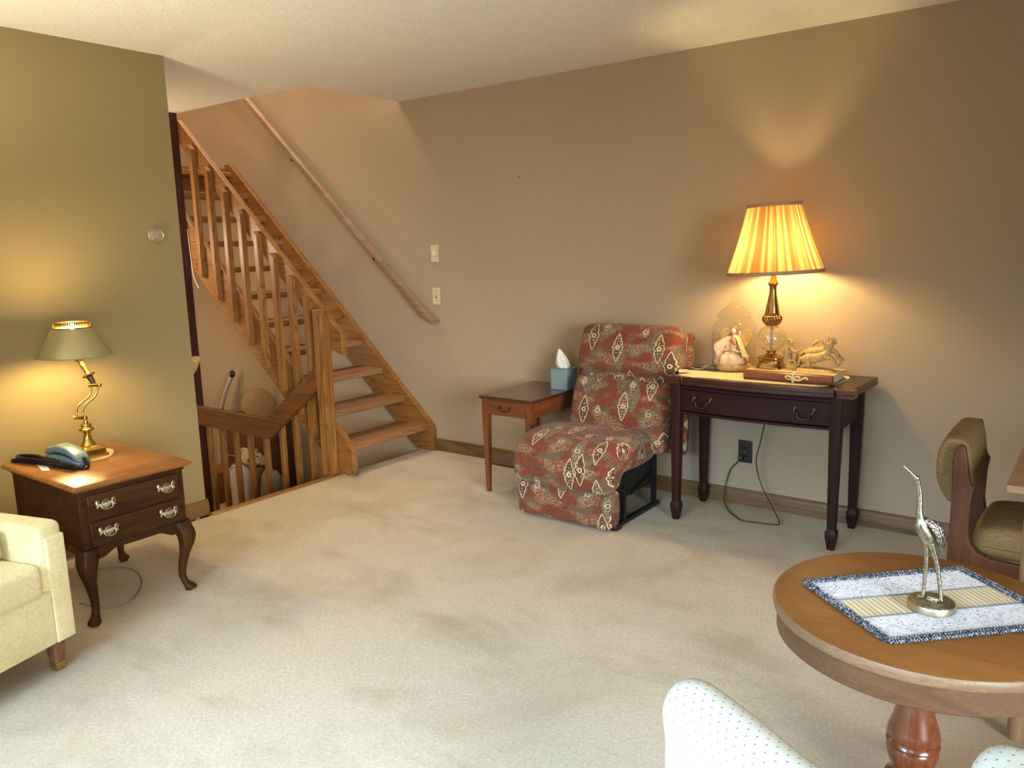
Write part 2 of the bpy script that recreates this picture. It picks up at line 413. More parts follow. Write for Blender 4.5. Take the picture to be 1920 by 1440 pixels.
# ================================================================ queen anne nightstand
nx0, nx1, ny0, ny1, nz = 1.280, 1.772, 3.058, 3.715, .58
ns = thing('nightstand', 'walnut two-drawer nightstand on cabriole legs against the olive wall', 'nightstand', ((nx0+nx1)/2, 3.38, 0))
def ogee_top(x0, x1, y0, y1, z0, z1):
    prof = [(.018, z0), (.008, z0+.003), (.003, z0+.009), (0, z0+.013), (0, z0+.017), (.006, z1-.003), (.010, z1)]
    rings = []
    for ins, z in prof:
        rings.append([Vector((p[0], p[1], z)) for p in round_poly([(x0+ins, y0+ins), (x1-ins, y0+ins), (x1-ins, y1-ins), (x0+ins, y1-ins)], .008, 3)])
    return MB().loft(rings)
ogee_top(nx0, nx1, ny0, ny1, nz-.026, nz).build('table_top', WALTOP, ns)
bx0, bx1, by0, by1 = nx0+.03, nx1-.03, ny0+.035, ny1-.03
m = MB().box((bx0, by0, .315), (bx1, by1, nz-.026), .004)
m.box((bx0-.006, by0-.006, nz-.04), (bx1+.006, by1, nz-.0255), .004)
m.build('case', WALN['x'], ns)
# scalloped apron
ap = [(bx0+.02, .316), (bx1-.02, .316), (bx1-.02, .262), (bx1-.075, .268), (bx1-.11, .287), (bx1-.125, .292), (bx0+.125, .292), (bx0+.11, .287), (bx0+.075, .268), (bx0+.02, .262)]
MB().prism(ap, 'y', by0, by0+.02, .002).build('apron', WALN['x'], ns)
MB().box((bx0, by0+.02, .285), (bx0+.016, by1, .316)).build('apron', WALN['y'], ns)
MB().box((bx1-.016, by0+.02, .285), (bx1, by1, .316)).build('apron', WALN['y'], ns)
def chippendale(cx, cz, yf, parent, s=1.):
    k = s*.074
    half = [(0, .34), (.10, .20), (.17, .26), (.22, .12), (.34, .10), (.36, .26), (.46, .34), (.56, .28), (.60, .10), (.52, -.02), (.58, -.16), (.48, -.24), (.38, -.14), (.28, -.16), (.20, -.26), (.10, -.26), (.06, -.36), (0, -.42)]
    pts = half+[(-a, b) for a, b in half[-2:0:-1]]
    h = MB().prism([(cx+a*k*.92, cz+b*k*.80) for a, b in pts], 'y', yf-.003, yf+.001, .0008, 1)
    for sx in (-1, 1): h.ell((cx+sx*.30*k, yf-.006, cz+.02*k), .0052, 12, 8)
    p = [(cx-.30*k, yf-.010, cz+.02*k), (cx-.31*k, yf-.013, cz-.10*k), (cx-.24*k, yf-.015, cz-.20*k), (cx-.14*k, yf-.015, cz-.24*k), (cx, yf-.015, cz-.27*k),
         (cx+.14*k, yf-.015, cz-.24*k), (cx+.24*k, yf-.015, cz-.20*k), (cx+.31*k, yf-.013, cz-.10*k), (cx+.30*k, yf-.010, cz+.02*k)]
    h.tube(smooth_pts(p, 3), .0028, 8)
    o = h.build('pull', PULLM, parent); return o
for z0, z1 in ((.428, .530), (.320, .420)):
    d = MB().box((bx0+.028, by0-.009, z0), (bx1-.024, by0+.012, z1), .006, 2).build('drawer', WALN['x'], ns)
    for cx in (bx0+.098, bx1-.083):
        chippendale(cx, (z0+z1)/2+.006, by0-.009, d).location = (0, 0, 0)
def cabriole(px, py, sx, sy, name='leg'):
    # knee at the case corner, foot splayed toward (sx, sy)
    spec = [(0, .316, .036, .85), (.004, .29, .038, .9), (.012, .265, .037, 1), (.016, .24, .033, 1), (.012, .20, .026, 1), (.002, .15, .0205, 1), (-.006, .10, .0165, 1), (-.007, .065, .0145, 1), (-.002, .042, .015, 1), (.006, .028, .020, 1), (.012, .018, .0245, 1), (.014, .011, .0245, 1), (.010, .008, .018, 1), (.008, 0, .016, 1)]
    sp = [Vector(v) for v in spec]
    rings = []
    for o, z, r, q in [tuple(v) for v in smooth_pts([v for v in sp], 2)]:
        cx, cy = px+sx*o, py+sy*o
        ring = []
        for k in range(20):
            a = 2*PI*k/20
            e = .62 if z > .2 else 1.
            ring.append((cx+r*math.copysign(abs(math.cos(a))**e, math.cos(a)), cy+r*math.copysign(abs(math.sin(a))**e, math.sin(a)), z))
        rings.append(ring)
    return MB().loft(rings)
for sx, sy in ((-1, -1), (1, -1), (-1, 1), (1, 1)):
    px = bx0+.022 if sx < 0 else bx1-.022; py = by0+.022 if sy < 0 else by1-.022
    cabriole(px, py, sx, sy).build('leg', WALN['z'], ns)

# ================================================================ mahogany console (fold-top card table)
ky0, ky1, kx0, kx1, kz = .868, 1.780, 3.642, 4.082, .767
con = thing('console_table', 'dark mahogany bow-front console table with spade feet under the pleated lamp', 'table', (3.87, 1.32, 0))
def bow(y, amp=.03, y0=ky0+.075, y1=ky1-.075):
    t = (y-(y0+y1)/2)/((y1-y0)/2); return amp*(1-t*t)
def card_outline(ins):
    p = []
    x0, x1, y0, y1 = kx0+ins, kx1-ins*.3, ky0+ins, ky1-ins
    p += [(x0, y0), (x0, y0+.072-ins)]
    for k in range(5):
        a = PI/2*k/4; p.append((x0+.018*math.sin(a), y0+.072-ins+.012*(1-math.cos(a))+.004))
    for k in range(21):
        y = ky0+.09+(ky1-ky0-.18)*k/20; p.append((x0+.012-bow(y, .034), y))
    for k in range(4, -1, -1):
        a = PI/2*k/4; p.append((x0+.018*math.sin(a), y1-.072+ins-.012*(1-math.cos(a))-.004))
    p += [(x0, y1-.072+ins), (x0, y1), (x0+.065, y1)]
    for k in range(9):
        t = k/8; p.append((x0+.068+(x1-x0-.075)*t, y1-.020*(1-t)**1.5))
    p += [(x1, y1), (x1, y0)]
    for k in range(8, -1, -1):
        t = k/8; p.append((x0+.068+(x1-x0-.075)*t, y0+.020*(1-t)**1.5))
    p += [(x0+.065, y0)]
    return p
rings = [[Vector((a, b, z)) for a, b in card_outline(i)] for i, z in ((.006, kz-.040), (.001, kz-.037), (0, kz-.022), (.002, kz-.0205), (0, kz-.019), (.001, kz-.004), (.006, kz))]
MB().loft(rings).build('table_top', wood('mahogany_top', srgb(36, 15, 8), srgb(58, 26, 14), srgb(78, 38, 20), 'y', 5, 70, .3, .4, .7, .2), con, smooth=30)
# apron with bowed drawer
ax0, ax1, ay0, ay1 = 3.672, 4.06, .93, 1.75
def bowstrip(xoff, y0, y1, z0, z1, amp, depth):
    f = [(ax0+xoff-bow(y, amp, ay0, ay1), y) for y in [y0+(y1-y0)*k/16 for k in range(17)]]
    return MB().prism(f+[(ax0+xoff+depth, y1), (ax0+xoff+depth, y0)], 'z', z0, z1, .0015, 1)
m = bowstrip(.012, ay0, ay1, .59, .728, .030, .02)
m.box((ax0+.03, ay0, .575), (ax1, ay0+.018, .728)).box((ax0+.03, ay1-.018, .575), (ax1, ay1, .728)).box((ax1-.018, ay0, .575), (ax1, ay1, .728))
m.build('apron', MAHO['y'], con)
m = bowstrip(.002, ay0+.03, ay1-.03, .705, .716, .032, .012)
m.build('bead', MAHO['y'], con)
m = bowstrip(-.002, ay0+.03, ay1-.03, .575, .588, .034, .03); m.build('bead', MAHO['y'], con)
d = bowstrip(.004, ay0+.035, ay1-.035, .592, .700, .031, .012).build('drawer', MAHO['y'], con)
for yc in (1.585, 1.085):
    xf = ax0+.004-bow(yc, .031, ay0, ay1)
    h = MB(); w = .044
    for sy in (-1, 1): h.lathe([(.013, 0), (.012, .004), (.007, .006), (.006, .014), (.0, .016)], seg=16, mat=Matrix.Translation((xf, yc+sy*w, .662)) @ Matrix.Rotation(-PI/2, 4, 'Y'))
    h.tube(smooth_pts([(xf-.012, yc-w, .662), (xf-.015, yc-w*.95, .648), (xf-.017, yc-w*.62, .645), (xf-.018, yc-w*.62, .628), (xf-.019, yc-w*.3, .620), (xf-.019, yc, .617), (xf-.019, yc+w*.3, .620), (xf-.018, yc+w*.62, .628), (xf-.017, yc+w*.62, .645), (xf-.015, yc+w*.95, .648), (xf-.012, yc+w, .662)], 3), .0042, 8)
    h.build('pull', DPULL, d)
def taper_leg(cx, cy, h, a, b, mat, parent, spade=True, lab=None):
    def sq(r, z): return [Vector((cx+p[0]*r, cy+p[1]*r, z)) for p in round_poly([(-1, -1), (1, -1), (1, 1), (-1, 1)], .12, 2)]
    if spade: R_ = [sq(a, h), sq(a, h-.14), sq(b+.003, .105), sq(b+.003, .10), sq(b+.010, .088), sq(b+.009, .06), sq(b-.001, 0)]
    else: R_ = [sq(a, h), sq(a, h-.1), sq(b, 0)]
    return MB().loft(R_).build('leg', mat, parent)
for cx, cy in ((3.690, .950), (3.690, 1.735), (4.038, .945), (4.038, 1.735)): taper_leg(cx, cy, .728, .026, .0155, MAHO['z'], con)

# ================================================================ cherry end table
ex0, ex1, ey0, ey1, ez = 3.502, 4.075, 2.525, 2.905, .585
et = thing('end_table', 'small cherry end table with one drawer and lower shelf holding the tissue box', 'table', (3.79, 2.715, 0))
MB().box((ex0, ey0, ez-.02), (ex1, ey1, ez), .005).build('table_top', CHERTOP, et)
m = MB().box((ex0+.012, ey0+.016, .475), (ex1-.02, ey1-.016, ez-.02), .002); m.build('apron', CHER['x'], et)
d = MB().box((ex0+.005, ey0+.055, .484), (ex0+.016, ey1-.055, .558), .002).build('drawer', CHER['y'], et)
h = MB(); xf = ex0+.005; yc = (ey0+ey1)/2
for sy in (-1, 1): h.lathe([(.009, 0), (.008, .003), (.005, .005), (.004, .011), (0, .012)], seg=14, mat=Matrix.Translation((xf, yc+sy*.034, .528)) @ Matrix.Rotation(-PI/2, 4, 'Y'))
h.tube(smooth_pts([(xf-.009, yc-.034, .528), (xf-.011, yc-.036, .516), (xf-.013, yc-.018, .508), (xf-.013, yc, .506), (xf-.013, yc+.018, .508), (xf-.011, yc+.036, .516), (xf-.009, yc+.034, .528)], 3), .003, 8)
h.build('pull', DPULL, d)
MB().box((ex0+.03, ey0+.025, .165), (ex1-.04, ey1-.025, .18), .003).build('shelf', CHERTOP, et)
for cx in (ex0+.030, ex1-.045):
    for cy in (ey0+.034, ey1-.034): taper_leg(cx, cy, ez-.02, .02, .0115, CHER['z'], et, False)
# tissue box
tb = thing('tissue_box', 'blue ribbed tissue box with a white tissue on the end table', 'tissue box', (3.93, 2.585, ez))
def _rib():
    m = M('blue_ribbed_card', .6); x, y, z = m.xyz(m.coord())
    s = ((z*110).fract()-.5).abs()*2
    m.color(m.ramp(s, [(.2, srgb(98, 112, 112)), (.6, srgb(142, 156, 152))])); return m.m
tx0, tx1, ty0, ty1 = 3.872, 3.988, 2.530, 2.646
MB().box((tx0, ty0, ez), (tx1, ty1, ez+.125), .003).build('box', _rib(), tb)
TIS = plain('white_tissue', srgb(238, 232, 218), .9, .1)
bm_ = MB(); cx, cy = 3.93, 2.592
rings = []
for k, (z, w, dpt, ox) in enumerate([(0, .034, .012, 0), (.024, .046, .018, .002), (.054, .040, .016, .010), (.082, .026, .011, .018), (.106, .012, .005, .024), (.116, .002, .002, .027)]):
    ring = []
    for j in range(28):
        a = 2*PI*j/28; f = 1+.22*math.sin(5*a+k*.6)*(1-k*.12)
        ring.append((cx+math.cos(a)*dpt*f, cy+ox+math.sin(a)*w*f, ez+.122+z))
    rings.append(ring)
bm_.loft(rings).build('tissue', TIS, tb)

# ================================================================ recliner section
def _ikat():
    m = M('rust_medallion_tapestry', .92, .15)
    uv = m.tc.outputs['UV']
    nt = m.nt
    def sep(): return m.xyz(uv)
    u, v, _ = sep()
    wob = m.noise(m.coord('UV', (1, 1, 1)), 60, 2)
    st1 = m.noise(m.coord('UV', (3.2, 15, 1)), 1.6, 4, .65, .3)
    st2 = m.noise(m.coord('UV', (60, 260, 1)), 2.2, 2, .7)
    base = m.ramp(st1*.8+st2*.2, [(.33, srgb(72, 53, 36)), (.42, srgb(96, 65, 42)), (.47, srgb(114, 58, 38)), (.52, srgb(126, 50, 37)), (.57, srgb(102, 57, 39)), (.62, srgb(84, 64, 44)), (.70, srgb(116, 78, 48))])
    # olive blocks
    blk = m.noise(m.coord('UV', (7, 9, 1), (3, 8, 0)), 1.3, 1)
    base = m.mix(blk.step(.52, .58)*.8, base, srgb(104, 84, 62))
    # cream scratches
    pat = m.noise(m.coord('UV', (4, 9, 1), (1, 2, 0)), 1.7, 1)
    scr = m.noise(m.coord('UV', (40, 130, 1)), 1.5, 3, .7)
    scr2 = m.noise(m.coord('UV', (90, 150, 1)), 2.2, 3, .75)
    base = m.mix(pat.step(.48, .62)*scr.step(.46, .56)*scr2.step(.44, .54)*.8, base, srgb(196, 168, 122))
    fleck = m.noise(m.coord('UV', (1, 1, 1)), 170, 2, .6)
    base = m.mix(fleck.step(.58, .66)*.55, base, srgb(170, 130, 90))
    fl2 = m.noise(m.coord('UV', (1, 1, 1), (5, 3, 0)), 130, 2, .6)
    base = m.mix(fl2.step(.58, .66)*.5, base, srgb(70, 46, 34))
    def medallions(base, cw, ch, ou, ov, seed, thr, w0, h0, fillc, linec, dotc, linew=.0021):
        uu = u*(1/cw)+ou; row0 = (v*(1/ch)+ov)
        col = uu.floor(); rowv = row0+m.white(m.comb(col, seed, 0))*.8
        row = rowv.floor()
        rnd = m.white(m.comb(col, row, seed)); rnd2 = m.white(m.comb(col, row, seed+9.3))
        x = (uu.fract()-.5+(rnd2-.5)*.3)*cw; y = (rowv.fract()-.5)*ch
        on = rnd < thr
        t = (y*(1/h0)).abs()
        wv = (1-t**1.7).max(0)*w0*1.02 + (y*(PI*5/h0)).cos()*.0034*(1-t).max(0)
        d = x.abs()-wv
        inside = (d < 0)*(t < 1)*on
        line = (d.abs() < linew)*(t < 1.0)*on
        out = m.mix(inside, base, fillc)
        du = m.vor(m.comb(x*1, y*1, rnd), 64, 'F1', .35)
        ring = ((du-.30).abs() < .07).max(du < .10)
        out = m.mix(inside*ring, out, dotc)
        r0 = (x*x+y*y).sqrt()
        out = m.mix(((r0-.010).abs() < .003)*inside, out, linec)
        return m.mix(line, out, linec)
    base = medallions(base, .105, .26, .3, .1, 2.7, .42, .030, .085, srgb(104, 88, 68), srgb(120, 102, 78), srgb(150, 130, 98), .0025)
    base = medallions(base, .082, .23, .0, .35, 5.1, .34, .028, .080, srgb(92, 64, 46), srgb(214, 190, 150), srgb(188, 160, 120))
    fl = medallions(base, .060, .13, .5, .6, 8.4, .16, .017, .030, srgb(96, 76, 58), srgb(190, 168, 130), srgb(206, 190, 150), .0016)
    m.color(fl)
    h = m.noise(m.coord('UV', (1, 1, 1)), 700, 2)
    m.bump(h, .4, .0015); m.set('Sheen Weight', .1)
    return m.m
IKAT = _ikat()
rc = thing('recliner_chair', 'armless recliner in rust medallion tapestry between end table and console', 'chair', (3.6, 2.17, 0))
ry0, ry1 = 1.895, 2.500
CL = lambda pts, k=3: [tuple(p) for p in smooth_pts([Vector((a, b)) for a, b in pts], k, True)]
foot_low = CL([(3.40, .020), (3.335, .014), (3.298, .018), (3.286, .08), (3.284, .15), (3.288, .168), (3.312, .197), (3.40, .195)])
sweep(foot_low, ry0+.012, ry1-.018, .026, IKAT, 'footrest', rc, uvs=(.3, .05))
seat = CL([(3.34, .205), (3.292, .203), (3.264, .232), (3.256, .30), (3.266, .365), (3.298, .412), (3.36, .443), (3.46, .458), (3.60, .456), (3.72, .436), (3.79, .40), (3.80, .335), (3.75, .285), (3.60, .275), (3.46, .28), (3.41, .26), (3.385, .222)])
sweep(seat, ry0-.006, ry1-.004, .05, IKAT, 'seat', rc, crown=.010, uvs=(.13, .02))
lum = CL([(3.70, .40), (3.718, .50), (3.752, .62), (3.798, .698), (3.86, .712), (3.92, .71), (3.93, .62), (3.88, .45), (3.84, .34), (3.76, .32), (3.71, .34)])
sweep(lum, 1.815, 2.425, .05, IKAT, 'lumbar_cushion', rc, crown=.006, uvs=(.42, .2))
hd = CL([(3.797, .722), (3.772, .775), (3.790, .86), (3.825, .95), (3.865, .985), (3.925, .985), (3.965, .95), (3.975, .85), (3.955, .74), (3.93, .695), (3.84, .685), (3.80, .69)])
sweep(hd, 1.790, 2.408, .055, IKAT, 'headrest', rc, crown=.006, uvs=(.11, .7))
bk = CL([(3.90, .30), (3.95, .30), (3.985, .50), (4.03, .80), (4.03, .93), (4.0, .945), (3.965, .92), (3.94, .70), (3.90, .45)])
sweep(bk, 1.786, 2.430, .03, IKAT, 'backrest', rc, uvs=(.5, .1))
m = MB().box((3.43, 1.935, .13), (3.87, 2.45, .285), .01)
m.box((3.36, 1.915, .0), (3.86, 1.945, .022), .004).box((3.36, 2.43, 0), (3.86, 2.46, .022), .004)
m.box((3.80, 1.92, .018), (3.828, 1.942, .32)).box((3.80, 2.435, .018), (3.828, 2.457, .32)).box((3.46, 1.92, .018), (3.485, 1.942, .2)).box((3.46, 2.435, .018), (3.485, 2.457, .2))
m.tube([(3.40, 1.93, .21), (3.55, 1.93, .14), (3.80, 1.93, .2)], .008)
m.build('steel_base', BLACK, rc)
for fy in (1.898, 2.44): MB().box((3.345, fy, 0), (3.40, fy+.035, .03), .006).build('foot_pad', BLACK, rc)

# ================================================================ round pedestal table
tcx, tcy, tz, tr = 2.036, .305, .55, .346
rt = thing('round_table', 'low round brown pedestal table at the right under the placemat', 'table', (tcx, tcy, 0))
MB().lathe([(tr-.012, tz-.004), (tr-.004, tz-.002), (tr-.0075, tz), (tr*.5, tz), (.001, tz)], (tcx, tcy, 0), 96).build('table_top', RTOP, rt)
MB().lathe([(tr-.05, tz-.030), (tr-.006, tz-.030), (tr-.001, tz-.026), (tr, tz-.020), (tr, tz-.006), (tr-.003, tz-.0015), (tr-.0045, tz-.0015), (tr-.06, tz-.004)], (tcx, tcy, 0), 96).build('rim', RRIM, rt)
MB().lathe([(tr-.05, tz-.090), (tr-.016, tz-.090), (tr-.011, tz-.086), (tr-.011, tz-.030), (tr-.05, tz-.030)], (tcx, tcy, 0), 96).build('apron', RSIDE, rt)
ped = [(.05, .47), (.05, .455), (.036, .44), (.034, .40), (.036, .34), (.039, .30), (.047, .26), (.058, .225), (.0625, .205), (.060, .198), (.057, .196), (.0605, .192), (.063, .186), (.0595, .180), (.0575, .178), (.061, .170), (.060, .155), (.053, .130), (.044, .115), (.041, .108), (.046, .10), (.06, .09), (.06, .06)]
MB().lathe(ped, (tcx, tcy, 0), 48).build('pedestal', RPED, rt)
for k in range(3):
    a = R(8+120*k); p = [(.03, .062), (.08, .062), (.13, .045), (.18, .024), (.21, .013)]
    MB().tube([(tcx+r*math.cos(a), tcy+r*math.sin(a), z) for r, z in smooth_pts([Vector(q) for q in p], 4)], [.024-.012*i/16 for i in range(17)], 12).build('leg', RPED, rt)

# ================================================================ dining table (only its corner shows) and teak chair
dt = thing('dining_table', 'tan wooden table whose corner enters at the right edge', 'table', (3.0, -.3, 0))
MB().prism([(2.53, .19), (3.35, .19), (3.35, -.9), (2.53, -.9)], 'z', .722, .745, .004).build('table_top', TANW['y'], dt)
MB().box((2.60, -.85, .665), (3.28, .05, .722), .003).build('apron', TANW['y'], dt)
for cx, cy in ((2.515, .114), (3.28, .10), (2.515, -.82), (3.28, -.82)):
    MB().lathe([(.021, 0), (.023, .02), (.027, .66), (.027, .722)], (cx, cy, 0), 24).build('leg', TANW['z'], dt)
WEAVE = M('brown_tweed', .95, .1)
_v = WEAVE.coord(); _n = WEAVE.noise(_v, 420, 3, .7); _k = WEAVE.noise(WEAVE.coord(scale=(1, 1, 7)), 60, 3, .6)
WEAVE.color(WEAVE.ramp(_n*.65+_k*.35, [(.3, srgb(82, 62, 36)), (.5, srgb(122, 98, 62)), (.7, srgb(152, 126, 86))])).bump(_n, .6, .002)
WEAVE = WEAVE.m
dc = thing('dining_chair', 'teak chair with brown tweed back and seat behind the round table', 'chair', (2.95, .2, 0))
def chair_side(x0, x1, top, name):
    p = [(.352, .40), (.350, .50), (.350, .62), (.355, .73), (.350, top-.02), (.338, top), (.322, top-.004), (.312, top-.06), (.300, top-.125), (.290, .665), (.296, .62), (.298, .52), (.292, .475), (.272, .45), (.24, .437), (.10, .430), (-.09, .430), (-.10, .425), (-.10, .372), (-.06, .370), (-.05, .34), (-.075, .0), (-.105, .0), (-.105, .36)]
    p = [(.352, .40), (.350, .50), (.350, .62), (.355, .73), (.350, top-.02), (.338, top), (.322, top-.004), (.312, top-.06), (.300, top-.125), (.290, .665), (.296, .62), (.298, .52), (.290, .475), (.270, .452), (.24, .440), (.10, .432), (-.09, .430), (-.105, .425), (-.100, .36), (-.092, .0), (-.065, .0), (-.055, .32), (-.03, .366), (.22, .366), (.272, .33), (.335, .0), (.365, .0), (.352, .30)]
    MB().prism(p, 'x', x0, x1, .006, 2).build(name, TEAK['z'], dc)
chair_side(2.745, 2.772, .792, 'side_frame'); chair_side(3.140, 3.167, .800, 'side_frame')
for fy in (.27, -.09): MB().box((2.77, fy, .372), (3.142, fy+.03, .425), .004).build('cross_rail', TEAK['x'], dc)
bp = CL([(.366, .60), (.398, .66), (.402, .74), (.385, .795), (.350, .805), (.318, .79), (.303, .72), (.300, .655), (.318, .615), (.345, .60)])
# the pad wraps in front of and behind the frame boards
def pad(name, prof, x0, x1, r, mat, crown=.004):
    o = sweep([(a, b) for a, b in prof], x0, x1, r, mat, name, None, crown=crown)
    o.data.transform(Matrix(((0, 1, 0, 0), (1, 0, 0, 0), (0, 0, 1, 0), (0, 0, 0, 1)))); o.data.flip_normals()
    o.data.transform(Matrix.Translation(-dc.location)); o.parent = dc; return o
pad('back_pad', bp, 2.7725, 3.1395, .012, WEAVE)
sp_ = CL([(.285, .455), (.278, .50), (.24, .525), (.10, .532), (-.05, .522), (-.112, .49), (-.112, .452), (-.06, .433), (.10, .430), (.24, .432)])
pad('seat_pad', sp_, 2.7735, 3.1385, .03, WEAVE, .01)

# ================================================================ brocade sofa
def _broc():
    m = M('cream_scroll_brocade', .75, .25); v = m.coord()
    d = m.noise(v, 15, 2, .5, 2.8)
    s = ((d*11).fract()-.5).abs()*2; l = s.step(.42, .18)
    tone = m.noise(v, 5, 2); mot = m.noise(v, 34, 1, .5, 1.5).step(.56, .62)
    m.color(m.mix((l*.6).max(mot*.45)*.62, m.ramp(tone, [(.3, srgb(222, 204, 150)), (.7, srgb(234, 220, 170))]), srgb(192, 168, 110)))
    m.bump(l*-1+m.noise(v, 500, 2)*.3, .2, .0015); m.set('Sheen Weight', .15); return m.m
BROC = _broc()
PALEG = plain('pale_green_brocade', srgb(176, 176, 124), .8, .2, 0, .12, 40)
SA = R(16.8)
so = thing('sofa', 'pale yellow brocade sofa at the left edge with short brass-tipped wooden leg', 'sofa', (1.150, 2.845, 0), SA)
# local: x- runs along the front towards the left, y+ runs to the back
def sbox(name, a, b, r, mat=BROC, seg=4): return MB().box(a, b, r, seg).build(name, mat, so, True, 60)
# right arm: inner panel plus a slim front strip
sbox('arm', (-.105, .006, .115), (0, .80, .548), .028)
sbox('arm_panel', (-.080, -.001, .118), (-.004, .03, .50), .008)
sbox('front_rail', (-1.70, .0, .118), (-.076, .06, .315), .012)
sbox('seat_base', (-1.70, .05, .13), (-.09, .78, .30), .01)
sbox('seat_cushion', (-.86, -.015, .305), (-.108, .60, .425), .028)
sbox('seat_cushion', (-1.66, -.015, .305), (-.862, .60, .425), .028)
sbox('backrest', (-1.72, .60, .13), (-.106, .80, .62), .05)
sbox('back_cushion', (-.84, .42, .43), (-.115, .60, .66), .05)
sbox('back_cushion', (-1.62, .42, .43), (-.842, .60, .66), .05)
sbox('arm', (-1.80, .006, .115), (-1.70, .80, .548), .028)
MB().box((-.46, .14, .430), (-.122, .40, .535), .022, 4).build('loose_cushion', PALEG, so, True, 60)
LEGW = plain('worn_brown_leg', srgb(120, 82, 54), .5, .4, 0, .25, 40)
for lx, ly in ((-.052, .052), (-1.74, .052), (-.052, .74), (-1.74, .74)):
    l = MB().loft([[Vector((lx+r*a, ly+r*b, z)) for a, b in round_poly([(-1, -1), (1, -1), (1, 1), (-1, 1)], .35, 3)] for r, z in ((.018, .028), (.026, .118))]).build('leg', LEGW, so, True)
    MB().loft([[Vector((lx+r*a, ly+r*b, z)) for a, b in round_poly([(-1, -1), (1, -1), (1, 1), (-1, 1)], .35, 3)] for r, z in ((.017, 0), (.0195, .030))]).build('brass_ferrule', BRASS, l, True)

# ================================================================ white dotted barrel chairs
def _dots():
    m = M('white_dotted_upholstery', .85, .2)
    uv = m.tc.outputs['UV']; u, v, _ = m.xyz(uv)
    a = u*(1/.021); b = v*(1/.012); row = b.floor()
    aa = a+row.mod(2)*.5
    dx = (aa.fract()-.5)*.021; dy = (b.fract()-.5)*.012
    d = (dx*dx*1.6+dy*dy*.8).sqrt()
    h = m.noise(m.coord('UV'), 500, 3)
    m.color(m.mix((d < .0021)*.85, m.ramp(h, [(.3, srgb(204, 198, 178)), (.7, srgb(222, 217, 202))]), srgb(140, 128, 98)))
    m.bump(h+(d < .0022)*-.8, .5, .0015); return m.m
DOTS = _dots()
bc = thing('barrel_chair', 'white dotted upholstered tub chair with curved back, cut off by the bottom edge', 'chair', (1.10, .25, 0))
# curved back: plan path (outer centre line), rounded section
def tub(path, z0, z1, th, mat, name, parent, roll=.0):
    P = smooth_pts([Vector((a, b, 0)) for a, b in path], 8); n = len(P)
    # section: rounded slab, loop of (offset, z)
    h = th/2
    sec = [(-h, z0), (-h, z0+.1)]
    zc = z1-h*1.15
    sec += [(-h-.004, zc-.05), (-h-.012, zc)]
    for k in range(9):
        a_ = PI-PI*k/8; sec.append((math.cos(a_)*(h+.012), zc+math.sin(a_)*h*1.15))
    sec += [(h+.004, zc-.05), (h, z0+.1), (h, z0)]
    arc = [0]
    for i in range(len(sec)-1): arc.append(arc[-1]+math.hypot(sec[i+1][0]-sec[i][0], sec[i+1][1]-sec[i][1]))
    bm = bmesh.new(); uvl = bm.loops.layers.uv.new('UVMap'); rings = []; s_ = 0
    for i in range(n):
        t = (P[min(i+1, n-1)]-P[max(i-1, 0)]).normalized(); nn = Vector((t.y, -t.x, 0))
        if i: s_ += (P[i]-P[i-1]).length
        e = min(s_, 99); rings.append((P[i], nn, t, s_))
    tot = s_; V = []
    for (p, nn, t, s0) in rings:
        d = min(s0, tot-s0); k = 1 if d > .05 else math.sqrt(max(0.02, 1-((.05-d)/.05)**2))
        zdrop = 0 if d > .05 else (1-k)*.045
        V.append([bm.verts.new((p.x+nn.x*o*k, p.y+nn.y*o*k, z-(zdrop if z > z0+.15 else 0))) for o, z in sec])
    for i in range(n-1):
        for j in range(len(sec)-1):
            f = bm.faces.new((V[i][j], V[i][j+1], V[i+1][j+1], V[i+1][j]))
            for lp, (ii, jj) in zip(f.loops, ((i, j), (i, j+1), (i+1, j+1), (i+1, j))): lp[uvl].uv = (rings[ii][3], arc[jj])
    bm.faces.new(V[0]); bm.faces.new(V[-1][::-1])
    bmesh.ops.recalc_face_normals(bm, faces=bm.faces)
    me = bpy.data.meshes.new(name); bm.to_mesh(me); bm.free(); me.transform(Matrix.Translation(-parent.location))
    return finish(me, name, mat, parent, 60), P
back_path = [(1.165, .545), (1.10, .42), (1.02, .28), (.985, .14), (1.03, .03), (1.11, -.005), (1.20, .035), (1.27, .085)]
_, BP = tub(back_path, .16, .715, .085, DOTS, 'backrest', bc)
# piping along the outer side of the back
nP = len(BP); pip = []
for i in range(6, nP-6):
    t = (BP[i+1]-BP[i-1]).normalized(); nn = Vector((t.y, -t.x, 0)); pip.append(BP[i]+nn*.050+Vector((0, 0, .632)))
MB().tube(pip, .004, 8).build('piping', DOTS, bc)
seatp = [(1.185, .505), (1.09, .33), (1.045, .22), (1.035, .13), (1.07, .07), (1.14, .045), (1.245, .11), (1.315, .25), (1.285, .42)]
m = MB(); sp2 = [Vector((a, b, 0)) for a, b in seatp]; sp2 = smooth_pts(sp2, 5, True)
cc = sum(sp2, Vector())/len(sp2)
m.loft([[cc+(p-cc)*k+Vector((0, 0, z)) for p in sp2] for k, z in ((.97, .20), (.99, .21), (.99, .36), (.96, .375), (.97, .38), (1., .40), (1., .43), (.96, .45), (.8, .455))])
m.build('seat', DOTS, bc)
for a, b in ((1.06, .40), (1.06, .06), (1.24, .37), (1.24, .14)):
    MB().lathe([(.012, 0), (.02, .2)], (a, b, 0), 16).build('leg', RPED, bc)
# ================================================================ pleated table lamp on the console
TZ = kz
ALT = .045                      # album thickness
lx, ly = 3.862, 1.318
pl = thing('table_lamp', 'brass and crackled glass table lamp with pleated cream shade on the console', 'lamp', (lx, ly, TZ+.003+ALT))
Z0 = TZ+.003+ALT
m = MB()
def octo(a, z): return 1
